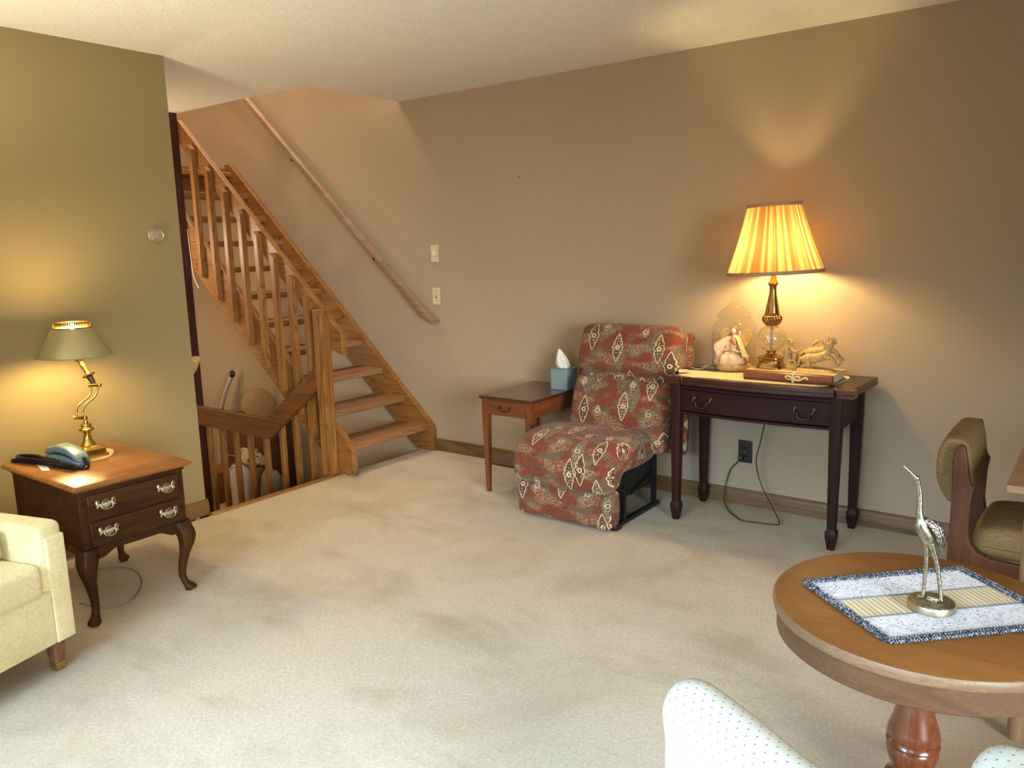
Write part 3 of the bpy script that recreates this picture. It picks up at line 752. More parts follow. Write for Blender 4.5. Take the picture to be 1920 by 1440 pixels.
# square flared foot
def sqring(r, z, rr): return [Vector((lx+a*r, ly+b*r, z)) for a, b in round_poly([(-1, -1), (1, -1), (1, 1), (-1, 1)], rr, 5)]
m.loft([sqring(r, Z0+z, q) for r, z, q in ((.062, .0005, .5), (.062, .004, .5), (.058, .012, .55), (.0535, .026, .6), (.053, .036, .65), (.055, .042, .7), (.060, .046, .8), (.061, .051, .9), (.057, .054, .95))])
m.build('foot', ABRASS, pl)
MB().lathe([(.053, .053), (.042, .057), (.031, .062), (.023, .068), (.020, .073), (.021, .077), (.026, .080), (.026, .082)], (lx, ly, Z0), 40).build('neck', ABRASS, pl)
Z0 = TZ
GC = TZ+.192
def glassmat(name, tint, crack=False, ior=1.45, op=.16):
    m = M(name, .03, .5); nt = m.nt
    tr = nt.nodes.new('ShaderNodeBsdfTransparent'); tr.inputs[0].default_value = tint
    gl = nt.nodes.new('ShaderNodeBsdfGlossy'); gl.inputs['Roughness'].default_value = .04
    fr = nt.nodes.new('ShaderNodeLayerWeight'); fr.inputs[0].default_value = .35
    mx = nt.nodes.new('ShaderNodeMixShader')
    f = X(nt, fr.outputs['Facing'])
    w = (f**3)*.75+.012
    if crack:
        v = m.coord(); d = m.vor(v, 110, 'DISTANCE_TO_EDGE'); e = m.vor(m.coord(loc=(3, 1, 2)), 75, 'DISTANCE_TO_EDGE')
        ln = (d < .05).max(e < .035)
        w = w + ln*.42 + .05
        df = nt.nodes.new('ShaderNodeBsdfDiffuse'); df.inputs[0].default_value = srgb(226, 200, 130)
        m2 = nt.nodes.new('ShaderNodeMixShader'); m2.inputs[0].default_value = .45
        m.L(gl.outputs[0], m2.inputs[1]); m.L(df.outputs[0], m2.inputs[2]); g = m2
    else: g = gl
    m.L(w.s, mx.inputs[0]); m.L(tr.outputs[0], mx.inputs[1]); m.L(g.outputs[0], mx.inputs[2]); m.L(mx.outputs[0], m.out.inputs[0])
    return m.m
CRACK = glassmat('crackled_glass', (.93, .90, .80, 1), True); CLEAR = glassmat('clear_glass', (.965, .965, .94, 1))
MB().ell((lx, ly, GC), (.070, .070, .066), 40, 24).build('glass_globe', CRACK, pl)
MB().tube([(lx, ly, GC-.066), (lx, ly, GC+.066)], .006, 10).build('rod', plain('pewter_rod', srgb(150, 140, 140), .35, .5, .8), pl)
tw = lambda a, z: 1+.045*math.sin(20*a+z*110)
prof = [tuple(v) for v in smooth_pts([Vector(q) for q in ((.024, .255), (.030, .258), (.036, .264), (.042, .273), (.0455, .284), (.046, .292), (.042, .301), (.035, .306))], 4)]
MB().lathe([(a, b) for a, b in prof], (lx, ly, Z0), 240, wob=tw).build('twisted_knop', ABRASS, pl)
MB().lathe([(.034, .305), (.037, .309), (.035, .314), (.034, .32), (.030, .345), (.024, .375), (.0185, .405), (.0165, .43), (.017, .447), (.024, .455), (.0255, .460), (.022, .466), (.016, .480), (.014, .49), (.012, .52)], (lx, ly, Z0), 40).build('stem', ABRASS, pl)
def shade_mat():
    m = M('pleated_cream_silk', .9, .1); nt = m.nt
    uv = m.tc.outputs['UV']; u, v, _ = m.xyz(uv)
    k = m.white(m.comb(u.floor(), 0, 0)); k2 = m.white(m.comb((u*2.7).floor(), 3, 0))
    col = m.ramp(k*.6+k2*.4, [(.25, srgb(146, 98, 54)), (.5, srgb(176, 136, 80)), (.75, srgb(196, 168, 110))])
    d = nt.nodes.new('ShaderNodeBsdfDiffuse'); t = nt.nodes.new('ShaderNodeBsdfTranslucent')
    m.L(col, d.inputs[0]); m.L(col, t.inputs[0])
    mx = nt.nodes.new('ShaderNodeMixShader'); mx.inputs[0].default_value = SH_T
    m.L(d.outputs[0], mx.inputs[1]); m.L(t.outputs[0], mx.inputs[2]); m.L(mx.outputs[0], m.out.inputs[0]); return m.m
SH_T = .28
zb, zt, rb, rtp = 1.279, 1.603, .222, .121
NP = 64; n = NP*4
bm = bmesh.new(); uvl = bm.loops.layers.uv.new('UVMap'); V = []
rnd = [random.uniform(-.06, .06) for _ in range(NP)]
for k in range(9):
    t = k/8; r = rb+(rtp-rb)*t-.006*math.sin(PI*t); z = zb+(zt-zb)*t; row = []
    for j in range(n):
        p = j//4; q = j % 4
        a = 2*PI*(j+rnd[p]*4)/n; rr = r*(1+(.018 if q in (1, 2) else 0))
        row.append(bm.verts.new((lx+rr*math.cos(a), ly+rr*math.sin(a), z)))
    V.append(row)
for k in range(8):
    for j in range(n):
        j2 = (j+1) % n; f = bm.faces.new((V[k][j], V[k][j2], V[k+1][j2], V[k+1][j]))
        for lp, (jj, kk) in zip(f.loops, ((j, k), (j+1, k), (j+1, k+1), (j, k+1))): lp[uvl].uv = (jj/4, kk/8)
bm.transform(Matrix.Translation(-pl.location)); me = bpy.data.meshes.new('lamp_shade'); bm.to_mesh(me); bm.free()
sh = finish(me, 'lamp_shade', shade_mat(), pl, 25)
TRIMM = plain('dusky_trim_braid', srgb(176, 136, 104), .8, .2)
for z, r in ((zb+.003, rb+.003), (zt-.003, rtp+.002)):
    MB().lathe([(r-.001, -.009), (r+.004, -.008), (r+.004, .008), (r-.001, .009), (r-.001, -.009)], (lx, ly, z), 96, cap=False).build('trim_band', TRIMM, sh).location = (0, 0, 0)
def bulbmat(name, watt):
    m = plain(name, srgb(250, 240, 220), .5); b = m.node_tree.nodes['Principled BSDF']
    b.inputs['Emission Color'].default_value = (1, .76, .36, 1); b.inputs['Emission Strength'].default_value = watt/(PI*.0125); return m
BULB = bulbmat('console_lamp_bulb', 11.5); BULB2 = bulbmat('desk_lamp_bulb', 14)
bulb1 = MB().lathe([(.013, 0), (.014, .02), (.024, .05), (.031, .075), (.029, .095), (.015, .108), (.001, .111)], (lx, ly, Z0+.545), 24).build('bulb', BULB, pl)
MB().tube([(lx-.012, ly, Z0+.52), (lx-.09, ly, Z0+.60), (lx-.088, ly, Z0+.74), (lx, ly, zt-.02), (lx+.088, ly, Z0+.74), (lx+.09, ly, Z0+.60), (lx+.012, ly, Z0+.52)], .002, 8).build('harp', BRASS, pl)
MB().tube([(lx-rtp+.004, ly, zt-.012), (lx+rtp-.004, ly, zt-.012)], .0018, 8).tube([(lx, ly-rtp+.004, zt-.012), (lx, ly+rtp-.004, zt-.012)], .0018, 8).build('spider', BRASS, sh).location = (0, 0, 0)
# cord to the outlet
CORD = plain('brown_lamp_cord', srgb(58, 40, 26), .5)
p = [(3.93, 1.365, kz-.20), (3.96, 1.372, .52), (3.985, 1.40, .40), (4.01, 1.43, .28), (4.02, 1.405, .16), (3.98, 1.33, .06), (3.90, 1.26, .006), (3.86, 1.28, .005), (3.84, 1.36, .005), (3.83, 1.43, .005), (3.88, 1.49, .005), (3.96, 1.56, .006), (4.04, 1.615, .03), (4.075, 1.62, .11), (4.085, 1.60, .19), (4.085, 1.565, .235), (4.09, 1.545, .262)]
p = [(3.93, 1.365, .60)]+p[1:]
tag(MB().tube(smooth_pts([Vector(a) for a in p], 6), .0032, 8).build('lamp_cord', CORD), 'thin brown cord hanging under the console down to the floor and outlet', 'cord')
ot = thing('wall_outlet', 'dark brown double wall outlet beneath the console table', 'outlet', (WX, 1.523, .302))
OUT = plain('dark_brown_plastic', srgb(34, 24, 18), .4)
MB().box((WX-.006, 1.523-.039, .302-.062), (WX, 1.523+.039, .302+.062), .004).build('cover_plate', OUT, ot)
for dz in (-.022, .022):
    MB().box((WX-.0085, 1.523-.016, .302+dz-.013), (WX-.005, 1.523+.016, .302+dz+.013), .003).build('socket', plain('black_socket', srgb(16, 12, 10), .3), ot)
MB().lathe([(.003, 0), (.003, .0012)], seg=12, mat=Matrix.Translation((WX-.006, 1.523, .302)) @ Matrix.Rotation(-PI/2, 4, 'Y')).build('screw', PULLM, ot)
tag(MB().box((4.072, 1.530, .255), (WX-.0085, 1.556, .278), .004).build('cord_plug', CORD), 'small brown plug in the lower socket of the dark outlet', 'plug')

# ---- lace runner
def _lace():
    m = M('cream_lace_runner', .9, .1); v = m.coord(); w = m.vor(v, 150); n = m.noise(v, 60, 3)
    m.color(m.ramp(w*.7+n*.4, [(.3, srgb(196, 168, 108)), (.6, srgb(232, 212, 160))])); m.bump(w, .5, .001); return m.m
LACE = _lace()
def sheet(pts, z, th, mat, name, wav=.0, parent=None):
    m = MB(); return m.prism(pts, 'z', z, z+th, 0)
run = [(3.705, 1.035), (3.685, 1.10), (3.672, 1.25), (3.668, 1.40), (3.675, 1.55), (3.665, 1.66), (3.70, 1.735), (3.78, 1.70), (4.00, 1.69), (4.05, 1.55), (4.06, 1.2), (4.03, .99), (3.80, .985)]
tag(sheet([tuple(p) for p in smooth_pts([Vector(q) for q in run], 4, True)], kz+.0002, .0025, None, '').build('lace_runner', LACE), 'cream lace runner draped along the dark console top', 'runner')
# ---- photos and papers at the left end
def card(cx, cy, z, w, h, a, name, mat, label, cat):
    c, s = math.cos(a), math.sin(a)
    pts = [(cx+x*c-y*s, cy+x*s+y*c) for x, y in ((-w/2, -h/2), (w/2, -h/2), (w/2, h/2), (-w/2, h/2))]
    return tag(MB().prism(pts, 'z', z, z+.0015).build(name, mat), label, cat)
def photomat(name, a, b, c, sc):
    m = M(name, .25); v = m.coord(); n = m.noise(v, sc, 2); m.color(m.ramp(n, [(.42, a), (.5, b), (.58, c)])); return m.m
card(3.83, 1.715, kz+.0030, .10, .15, .5, 'paper_card', plain('cream_paper', srgb(226, 210, 172), .7), 'cream card lying at the left end of the console', 'card')
card(3.91, 1.68, kz+.0047, .11, .16, .2, 'photograph', photomat('dark_photo', srgb(20, 20, 22), srgb(50, 52, 54), srgb(210, 200, 180), 24), 'dark glossy photograph lying beside the glass jar', 'photograph')
card(3.99, 1.715, kz+.0030, .08, .11, 1.0, 'postcard', photomat('pale_photo', srgb(60, 70, 66), srgb(150, 140, 120), srgb(226, 210, 180), 18), 'pale postcard behind the dark photograph near the wall', 'postcard')

# ================================================================ glass jar with bisque lady
jx, jy = 3.955, 1.545; jz = kz+.0068
jr = thing('glass_jar', 'clear glass apothecary jar with domed lid around the figurine', 'jar', (jx, jy, jz))
MB().lathe([(.03, 0), (.092, 0), (.102, .006), (.109, .03), (.111, .08), (.111, .19), (.109, .225), (.100, .246), (.086, .258), (.080, .262), (.079, .272), (.084, .276)], (jx, jy, jz), 64, cap=False).lathe([(.0, .003), (.09, .003)], (jx, jy, jz), 64, cap=True).build('jar_body', CLEAR, jr)
MB().lathe([(.078, .268), (.093, .278), (.092, .284), (.080, .296), (.073, .299), (.073, .305), (.054, .318), (.047, .321), (.046, .328), (.030, .342), (.020, .352), (.014, .358), (.012, .366), (.018, .374), (.024, .386), (.024, .396), (.019, .407), (.010, .414), (.001, .416)], (jx, jy, jz), 64, cap=False).build('lid', CLEAR, jr)
fg = thing('lady_figurine', 'bisque angel lady in pleated pastel robes inside the glass jar', 'figurine', (jx, jy, jz+.004))
PAST = M('bisque_pastel', .6, .3); _v = PAST.coord(); _n = PAST.noise(_v, 28, 3, .6); _q = PAST.noise(_v, 140, 2)
PAST.color(PAST.mix((_q.step(.58, .64))*.5, PAST.ramp(_n, [(.3, srgb(196, 158, 132)), (.42, srgb(222, 196, 150)), (.52, srgb(206, 160, 140)), (.62, srgb(228, 208, 168)), (.72, srgb(170, 160, 130))]), srgb(150, 120, 110)))
PAST = PAST.m
BISQ = plain('bisque_skin', srgb(226, 190, 160), .5); CREAMB = plain('cream_bisque', srgb(186, 154, 98), .65, .25, 0, .22, 70)
fz = jz+.004
def fold(k, amp, ph=0): return lambda a, z: 1+amp*math.sin(k*a+ph+z*14)
MB().lathe([(.085, .0), (.090, .012), (.086, .026), (.070, .034)], (jx, jy, fz), 64, wob=fold(3, .05)).build('rock_base', CREAMB, fg)
MB().lathe([(.050, .030), (.078, .028), (.084, .040), (.080, .060), (.068, .078), (.050, .086), (.03, .10)], (jx-.004, jy+.012, fz), 96, wob=fold(9, .075)).build('skirt', PAST, fg)
MB().lathe([(.034, .086), (.044, .10), (.050, .112), (.044, .130), (.036, .150), (.026, .166), (.014, .176)], (jx, jy, fz), 80, wob=fold(7, .08, 1)).build('bodice', PAST, fg)
# flared sleeves
for s in (-1, 1):
    rings = []
    for k in range(9):
        t = k/8; cy = jy+s*(.018+.052*t); cz = fz+.162-.058*t-(.012*t*t); cx = jx-.012-.02*t; r = .012+.024*t
        rings.append([(cx+math.cos(a)*r*(1+.10*t*math.sin(6*a)), cy+math.sin(a)*r*.55, cz+math.sin(a)*r*.9-.01*t*math.cos(2*a)) for a in [2*PI*q/36 for q in range(36)]])
    MB().loft(rings).build('sleeve', PAST if s > 0 else plain('sage_bisque', srgb(176, 172, 128), .6, .3, 0, .15, 40), fg)
    MB().tube([(jx-.03, jy+s*.06, fz+.10), (jx-.045, jy+s*.045, fz+.096), (jx-.055, jy+s*.026, fz+.104)], [.007, .0055, .005], 10).ell((jx-.058, jy+s*.020, fz+.106), (.006, .008, .005), 10, 8).build('arm', BISQ, fg)
hdm = MB().tube([(jx, jy, fz+.170), (jx-.002, jy, fz+.186)], .007, 10).ell((jx-.004, jy, fz+.199), (.0155, .0135, .018), 20, 14)
hdm.ell((jx-.0195, jy, fz+.197), (.0035, .0025, .004), 8, 6)
hdm.build('head', BISQ, fg)
hm = MB()
for k in range(16):
    a = 2*PI*k/16; hm.ell((jx+.003+.012*math.cos(a), jy+.013*math.sin(a), fz+.206+.006*math.sin(2*a)), .0068, 8, 6)
hm.ell((jx+.002, jy, fz+.215), (.012, .012, .008), 12, 8).build('hair', plain('auburn_bisque', srgb(170, 112, 72), .6), fg)
for s in (-1, 1):
    w = [(0, .0), (.020, .030), (.046, .046), (.066, .040), (.076, .018), (.070, -.012), (.056, -.034), (.044, -.048), (.034, -.040), (.020, -.034), (.008, -.020)]
    pts = [tuple(p) for p in smooth_pts([Vector((jy+s*(.008+a), fz+.162+b)) for a, b in w], 3, True)]
    MB().prism(pts, 'x', jx+.022, jx+.028, .002).build('wing', CREAMB, fg)
MB().tube([(jx-.03, jy-.002, fz+.176), (jx-.042, jy-.012, fz+.150), (jx-.046, jy-.026, fz+.132)], [.006, .010, .004], 10).build('scarf', plain('coral_bisque', srgb(206, 118, 78), .6), fg)

# ================================================================ leather album and chariot sculpture
by0_, by1_ = .985, 1.402; bx0_, bx1_ = 3.715, 3.955; bz = kz+.003
al = thing('album', 'brown leather album tied with a ribbon lying on the lace runner', 'book', (3.83, 1.2, bz))
LEA = plain('brown_leather', srgb(122, 66, 34), .4, .5, 0, .15, 60, .0005)
PAGE = M('page_edges', .9); _x, _y, _z = PAGE.xyz(PAGE.coord()); PAGE.color(PAGE.ramp((_z*500).fract(), [(.3, srgb(196, 170, 120)), (.7, srgb(228, 208, 160))])); PAGE = PAGE.m
# spine is a soft half cylinder on the room side
H_ = ALT-.0005
sp = [(bx0_+.014, bz), (bx0_+.004, bz+.006), (bx0_, bz+.016), (bx0_, bz+H_-.016), (bx0_+.004, bz+H_-.006), (bx0_+.014, bz+H_), (bx0_+.03, bz+H_), (bx0_+.03, bz)]
MB().prism(sp, 'y', by0_, by1_, .002).box((bx0_+.02, by0_, bz), (bx1_, by1_, bz+.005), .001).build('cover', LEA, al)
MB().box((bx0_+.03, by0_+.006, bz+.005), (bx1_-.006, by1_-.006, bz+H_-.006), .001).build('page_block', PAGE, al)
MB().box((bx0_+.016, by0_, bz+H_-.006), (bx1_, by1_, bz+H_), .0015).build('top_cover', plain('cream_vellum', srgb(206, 180, 122), .6, .3, 0, .1, 30), al)
RIB = plain('cream_ribbon', srgb(214, 190, 136), .6)
yb = 1.16; m = MB()
m.tube(smooth_pts([Vector((bx0_+.03, yb, bz+H_+.0015)), Vector((bx0_+.006, yb, bz+H_-.002)), Vector((bx0_-.002, yb, bz+.022)), Vector((bx0_+.004, yb, bz+.003))], 4), .008, 8, flat=.2)
for s in (-1, 1):
    m.tube(smooth_pts([Vector((bx0_-.004, yb, bz+.022)), Vector((bx0_-.012, yb+s*.02, bz+.034)), Vector((bx0_-.010, yb+s*.036, bz+.028)), Vector((bx0_-.006, yb+s*.02, bz+.018)), Vector((bx0_-.004, yb, bz+.020))], 5), .005, 8, flat=.3)
m.tube(smooth_pts([Vector((bx0_-.004, yb, bz+.02)), Vector((bx0_-.005, yb-.03, bz+.016)), Vector((bx0_-.006, yb-.055, bz+.03)), Vector((bx0_-.004, yb-.07, bz+.022))], 5), .006, 8, flat=.25)
m.build('ribbon', RIB, al)
ch = thing('chariot_sculpture', 'cream bisque sculpture of a rider, chariot and horses on the album', 'sculpture', (3.86, 1.10, bz+ALT))
cz = bz+ALT; sx = 3.865
# y runs: chariot at 1.25 (image left), horses' heads at 1.02 (image right)
def P(y, z, dx=0): return Vector((sx+dx, 1.262-y, cz+z))
rock = MB().lathe([(.05, 0), (.098, .0), (.092, .006), (.07, .010), (.03, .010)], (0, 0, 0), 40, wob=fold(5, .07), mat=Matrix.Translation((sx-.02, 1.128, cz)) @ Matrix.Diagonal((.55, .95, 1, 1)))
rock.build('ground', CREAMB, ch)
def horse(dx, lift, parent):
    o = .0
    h = MB()
    b = lambda y, z, d=0: P(y, z+lift, dx+d)
    h.tube(smooth_pts([b(.085, .030), b(.095, .038), b(.12, .043), b(.15, .048), b(.172, .056), b(.186, .068)], 3), [.010, .017, .0185, .019, .0195, .0195, .019, .0185, .018, .0178, .0178, .0178, .0165, .015, .013, .012][:16], 14)
    h.tube(smooth_pts([b(.176, .056), b(.186, .072), b(.188, .088), b(.182, .100)], 3), [.016, .0155, .014, .0125, .0115, .011, .0105, .010, .0095, .009], 12)   # neck
    h.tube(smooth_pts([b(.180, .101), b(.192, .098), b(.203, .086), b(.207, .078)], 3), [.0085, .0095, .0095, .009, .008, .007, .0062, .006, .006, .005], 12)  # head
    for e in (-.004, .004): h.tube([b(.180, .106, e), b(.178, .116, e)], [.003, .0008], 6)
    for k in range(7):
        t = k/6; h.ell(tuple(b(.170+.008*t, .070+.038*t, 0)), (.004, .009, .006), 8, 6)     # mane
    for s in (-.009, .009):
        h.tube(smooth_pts([b(.176, .050, s), b(.200, .050, s), b(.214, .040, s), b(.222, .022, s), b(.232, .026, s)], 2), [.009, .0085, .007, .006, .005, .0045, .0045, .004, .004], 10)
        h.tube(smooth_pts([b(.100, .032, s), b(.112, .016, s), b(.100, .006, s), b(.124, .002, s)], 2), [.012, .010, .008, .006, .0055, .005, .004], 10)
    h.tube(smooth_pts([b(.086, .034), b(.074, .040), b(.066, .026), b(.060, .012)], 3), [.004, .006, .007, .008, .008, .007, .006, .005, .003, .002], 8)
    return h.build('horse', CREAMB, parent)
horse(-.026, .006, ch)
horse(.016, .026, ch)
# chariot body
c = MB()
rings = []
for k in range(13):
    a = PI*(-.08+1.16*k/12); rings.append([P(.046+math.cos(a)*.022*w, .022+z, math.sin(a)*.03*w-.012) for w, z in ((1, 0), (1.04, .012), (1.08, .028), (1.16, .040), (1.10, .040), (1.0, .028), (.94, .012), (.9, 0))])
c.loft(rings); c.box(tuple(P(.070, .018, -.035)), tuple(P(.020, .022, .016)), .002)
c.tube([P(.066, .022, -.008), P(.10, .030, -.004), P(.15, .052, -.004)], .003, 8)
c.build('chariot', CREAMB, ch)
for dx in (-.042, .024):
    w = MB(); cc_ = P(.040, .020, dx); ci = [cc_+Vector((0, math.cos(2*PI*k/28)*.018, math.sin(2*PI*k/28)*.018)) for k in range(28)]
    w.tube(ci, .003, 8, True).ell(tuple(cc_), (.005, .0045, .0045), 10, 8)
    for k in range(8):
        a = 2*PI*k/8; w.tube([cc_, cc_+Vector((0, math.cos(a)*.018, math.sin(a)*.018))], .0014, 6)
    w.build('wheel', CREAMB, ch)
r = MB()
r.tube(smooth_pts([P(.040, .030, -.008), P(.038, .050, -.008), P(.034, .068, -.008), P(.026, .082, -.008), P(.022, .092, -.008)], 3), [.011, .012, .0125, .0125, .012, .0115, .011, .012, .0125, .012, .009, .006, .005], 12)
r.ell(tuple(P(.026, .103, -.008)), (.0085, .009, .0105), 14, 10)
for s, q in ((-.012, 0), (.010, .004)):
    r.tube(smooth_pts([P(.024, .088, s-.008), P(.036, .074, s-.012), P(.052, .072, s-.010), P(.066, .080+q, s-.008)], 3), [.006, .006, .0055, .0055, .005, .005, .0045, .0045, .004, .004], 8)
r.tube(smooth_pts([P(.018, .088, -.008), P(.006, .074, -.010), P(.004, .060, -.012), P(.014, .050, -.010), P(.028, .046, -.008)], 3), [.004, .006, .008, .009, .010, .010, .010, .009, .008, .007, .006, .005, .004], 10)
r.tube(smooth_pts([P(.024, .112, -.008), P(.014, .114, -.008), P(.008, .106, -.006), P(.010, .096, -.006)], 3), [.004, .006, .006, .006, .005, .005, .004, .004, .003, .002], 8)
r.build('rider', CREAMB, ch)
h2 = MB().tube(smooth_pts([P(.190, .074, 0), P(.214, .070, .01), P(.232, .058, .014), P(.240, .042, .014), P(.226, .024, .010), P(.206, .012, .006)], 3), [.003]*16, 8)
h2.tube([P(.228, .034, .012), P(.244, .048, .014)], [.006, .004], 8).build('harness', CREAMB, ch)
# reared third horse rising behind
h = MB()
b = lambda y, z, d=0: P(y, z, .030+d)
h.tube(smooth_pts([b(.150, .058), b(.150, .075), b(.140, .095), b(.128, .108)], 3), [.016, .016, .0155, .015, .014, .0125, .011, .010, .009, .0085], 12)
h.tube(smooth_pts([b(.130, .110), b(.120, .106), b(.108, .096), b(.103, .090)], 3), [.0085, .009, .0088, .008, .007, .006, .0055, .005, .005, .004], 12)
for e in (-.004, .004): h.tube([b(.130, .112, e), b(.128, .126, e)], [.003, .0008], 6)
for k in range(6): t = k/5; h.ell(tuple(b(.156-.018*t, .08+.034*t)), (.004, .008, .007), 8, 6)
h.build('horse', CREAMB, ch)

ch.scale = (1.2, 1.1, 1.22); ch.location = (3.862, 1.068, bz+ALT+.0005)
ax_t = Vector((-.947, -.32, 0)).normalized(); c_ = Vector((0, 0, 1.44))-Vector((0, 0, pl.location.z)); q_ = Matrix.Rotation(R(2.2), 3, ax_t)
sh.rotation_euler = q_.to_euler(); sh.location = c_-q_ @ c_
# ================================================================ swing-arm desk lamp on the nightstand
sy = 3.50; bx, bz0 = 1.558, nz
dl = thing('desk_lamp', 'brass lamp with olive metal shade and curved double arms on the nightstand', 'lamp', (bx, sy, bz0))
tag(MB().prism([tuple(p) for p in smooth_pts([Vector(q) for q in ((1.46, 3.43), (1.53, 3.415), (1.61, 3.43), (1.672, 3.535), (1.64, 3.61), (1.54, 3.62), (1.47, 3.57), (1.445, 3.50))], 4, True)], 'z', nz+.0002, nz+.003).build('doily', plain('cream_doily', srgb(226, 204, 150), .9, .1, 0, .12, 80)), 'cream doily under the brass lamp on the nightstand', 'doily')
Zl = nz+.0032
def sq2(r, z, rr=.25): return [Vector((bx+a*r, sy+b*r, Zl+z)) for a, b in round_poly([(-1, -1), (1, -1), (1, 1), (-1, 1)], rr, 4)]
MB().loft([sq2(.058, 0), sq2(.058, .009), sq2(.051, .013), sq2(.049, .033), sq2(.051, .035), sq2(.043, .047), sq2(.028, .051)]).build('base', BRASS, dl)
MB().lathe([(.032, .05), (.030, .056), (.022, .066), (.016, .085), (.0145, .098), (.018, .108), (.027, .113), (.031, .119), (.030, .124), (.022, .128), (.019, .134), (.023, .140), (.021, .144), (.010, .147), (.009, .16)], (bx-.004, sy, Zl), 36).build('stem', BRASS, dl)
k1 = Vector((1.538, sy+.01, .756)); k2 = Vector((1.638, sy+.06, .880)); ax_ = Vector((.48, -.88, 0)).normalized()
for k in (k1, k2):
    MB().tube([k-ax_*.030, k-ax_*.027, k-ax_*.022, k+ax_*.022, k+ax_*.027, k+ax_*.030], [.007, .010, .008, .008, .010, .008], 16).build('pivot', BRASS, dl)
for s in (-1, 1):
    o = ax_*(.015*s)
    MB().tube(smooth_pts([k1+o, k1+o+Vector((.0, 0, .022)), k1+o+Vector((.020, .010, .052)), k2+o+Vector((-.024, -.012, -.048)), k2+o+Vector((-.003, 0, -.018)), k2+o], 5), .0042, 12).build('arm', BRASS, dl)
sc = Vector((1.604, 3.635, 1.008)); SY = sc.y
dirv = (Vector((1.611, SY-.01, .998))-k2)
m = MB(); q = lambda t: k2+dirv*t
def lathe_along(p0, p1, prof, seg=24):
    d = (p1-p0); L_ = d.length; mt = Matrix.Translation(p0) @ d.to_track_quat('Z', 'Y').to_matrix().to_4x4()
    return MB().lathe([(r, t*L_) for r, t in prof], (0, 0, 0), seg, mat=mt)
lathe_along(q(0), q(1), [(.004, .0), (.010, .08), (.014, .30), (.010, .31)]).build('socket_cup', plain('dark_brown_cup', srgb(52, 34, 18), .35), dl)
lathe_along(q(0), q(1), [(.010, .31), (.026, .35), (.028, .37), (.012, .39), (.009, .42), (.010, .50), (.0085, .56), (.011, .66), (.012, .74), (.009, .80), (.010, .84), (.007, .86), (.010, .90), (.016, .94), (.019, .98), (.018, 1.0)]).build('candle_stem', BRASS, dl)
OLV = plain('olive_lacquered_metal', srgb(164, 156, 114), .3, .6, .5, .04); 
def twosided(name, outc, inc):
    m = M(name, .25, .6); g = m.nt.nodes.new('ShaderNodeNewGeometry')
    m.color(m.mix(X(m.nt, g.outputs['Backfacing']), outc, inc)); return m.m
szb, szt = 1.008, 1.132
shd = MB().lathe([(.151, szb+.001), (.153, szb+.004), (.149, szb+.007), (.083, szt), (.079, szt+.001)], (sc.x, SY, 0), 64, cap=False).lathe([(.1505, szb+.003), (.1475, szb+.007), (.0815, szt-.001)], (sc.x, SY, 0), 64, cap=False).build('lamp_shade', OLV, dl)
INN = plain('white_shade_lining', srgb(240, 232, 206), .6)
MB().lathe([(.1470, szb+.0065), (.0805, szt-.002)], (sc.x, SY, 0), 64, cap=False).build('lining', INN, shd).location = (0, 0, 0)
# pierced gallery at the top
def gal(): 
    m = MB()
    for z in (szt+.001, szt+.022): m.lathe([(.070, 0), (.074, 0), (.074, .004), (.070, .004), (.070, 0)], (sc.x, SY, z), 64, cap=False)
    for k in range(48):
        a = 2*PI*k/48; m.box((-.001, -.0012, szt+.003), (.001, .0012, szt+.023), mat=Matrix.Translation((sc.x, SY, 0)) @ Matrix.Rotation(a, 4, 'Z') @ Matrix.Translation((.072, 0, 0)))
    m.lathe([(.074, szt-.001), (.082, szt-.001), (.082, szt+.001), (.074, szt+.001), (.074, szt-.001)], (sc.x, SY, 0), 64, cap=False)
    return m
gal().build('gallery', BRASS, shd).location = (0, 0, 0)
MB().lathe([(.012, 0), (.014, .012), (.022, .040), (.027, .064), (.024, .084), (.012, .096), (.001, .099)], (sc.x, SY, szb+.028), 24).build('bulb', BULB2, dl)
MB().tube([q(1), Vector((sc.x, SY, szb+.029))], .008, 12).build('socket', BRASS, dl)

# ---- telephone
PH = plain('slate_blue_plastic', srgb(104, 120, 124), .32, .5, 0, .04)
tp0 = Vector((1.452, 3.475, nz))
tl = thing('telephone', 'slate blue trimline telephone lying in front of the brass lamp', 'telephone', tuple(tp0), R(-82))
# local x along the body, length .23
def phone_ring(x, z0, z1, w, n=20):
    out = []
    for k in range(n):
        a = 2*PI*k/n; c, s = math.cos(a), math.sin(a)
        out.append((x, w*math.copysign(abs(c)**.5, c), (z0+z1)/2+(z1-z0)/2*math.copysign(abs(s)**.5, s)))
    return out
def top(x): t = (x+.115)/.23; return .034+.050*math.sin(PI*min(1, max(0, t*.86+.12)))
body = MB().loft([phone_ring(x, .004, max(.012, top(x)*.53), w) for x, w in ((-.115, .020), (-.108, .032), (-.09, .036), (-.03, .037), (.04, .037), (.095, .035), (.112, .030), (.117, .018))]).build('base', PH, tl, True)
hand = MB().loft([phone_ring(x, top(x)*.54, top(x)+dz, w) for x, w, dz in ((-.114, .018, -.012), (-.106, .029, -.003), (-.085, .033, 0), (-.03, .032, 0), (.04, .032, 0), (.09, .032, 0), (.108, .028, -.003), (.116, .016, -.012))]).build('handset', PH, tl, True)
MB().tube(smooth_pts([Vector((-.03, .0335, .050)), Vector((.02, .0345, .050)), Vector((.085, .034, .036))], 5), [.002, .003, .0035, .003, .003, .003, .003, .002, .0015, .001, .001][:11], 8).tube(smooth_pts([Vector((-.03, -.0335, .050)), Vector((.02, -.0345, .050)), Vector((.085, -.034, .036))], 5), .002, 8).build('seam', DARKIN, tl, True)
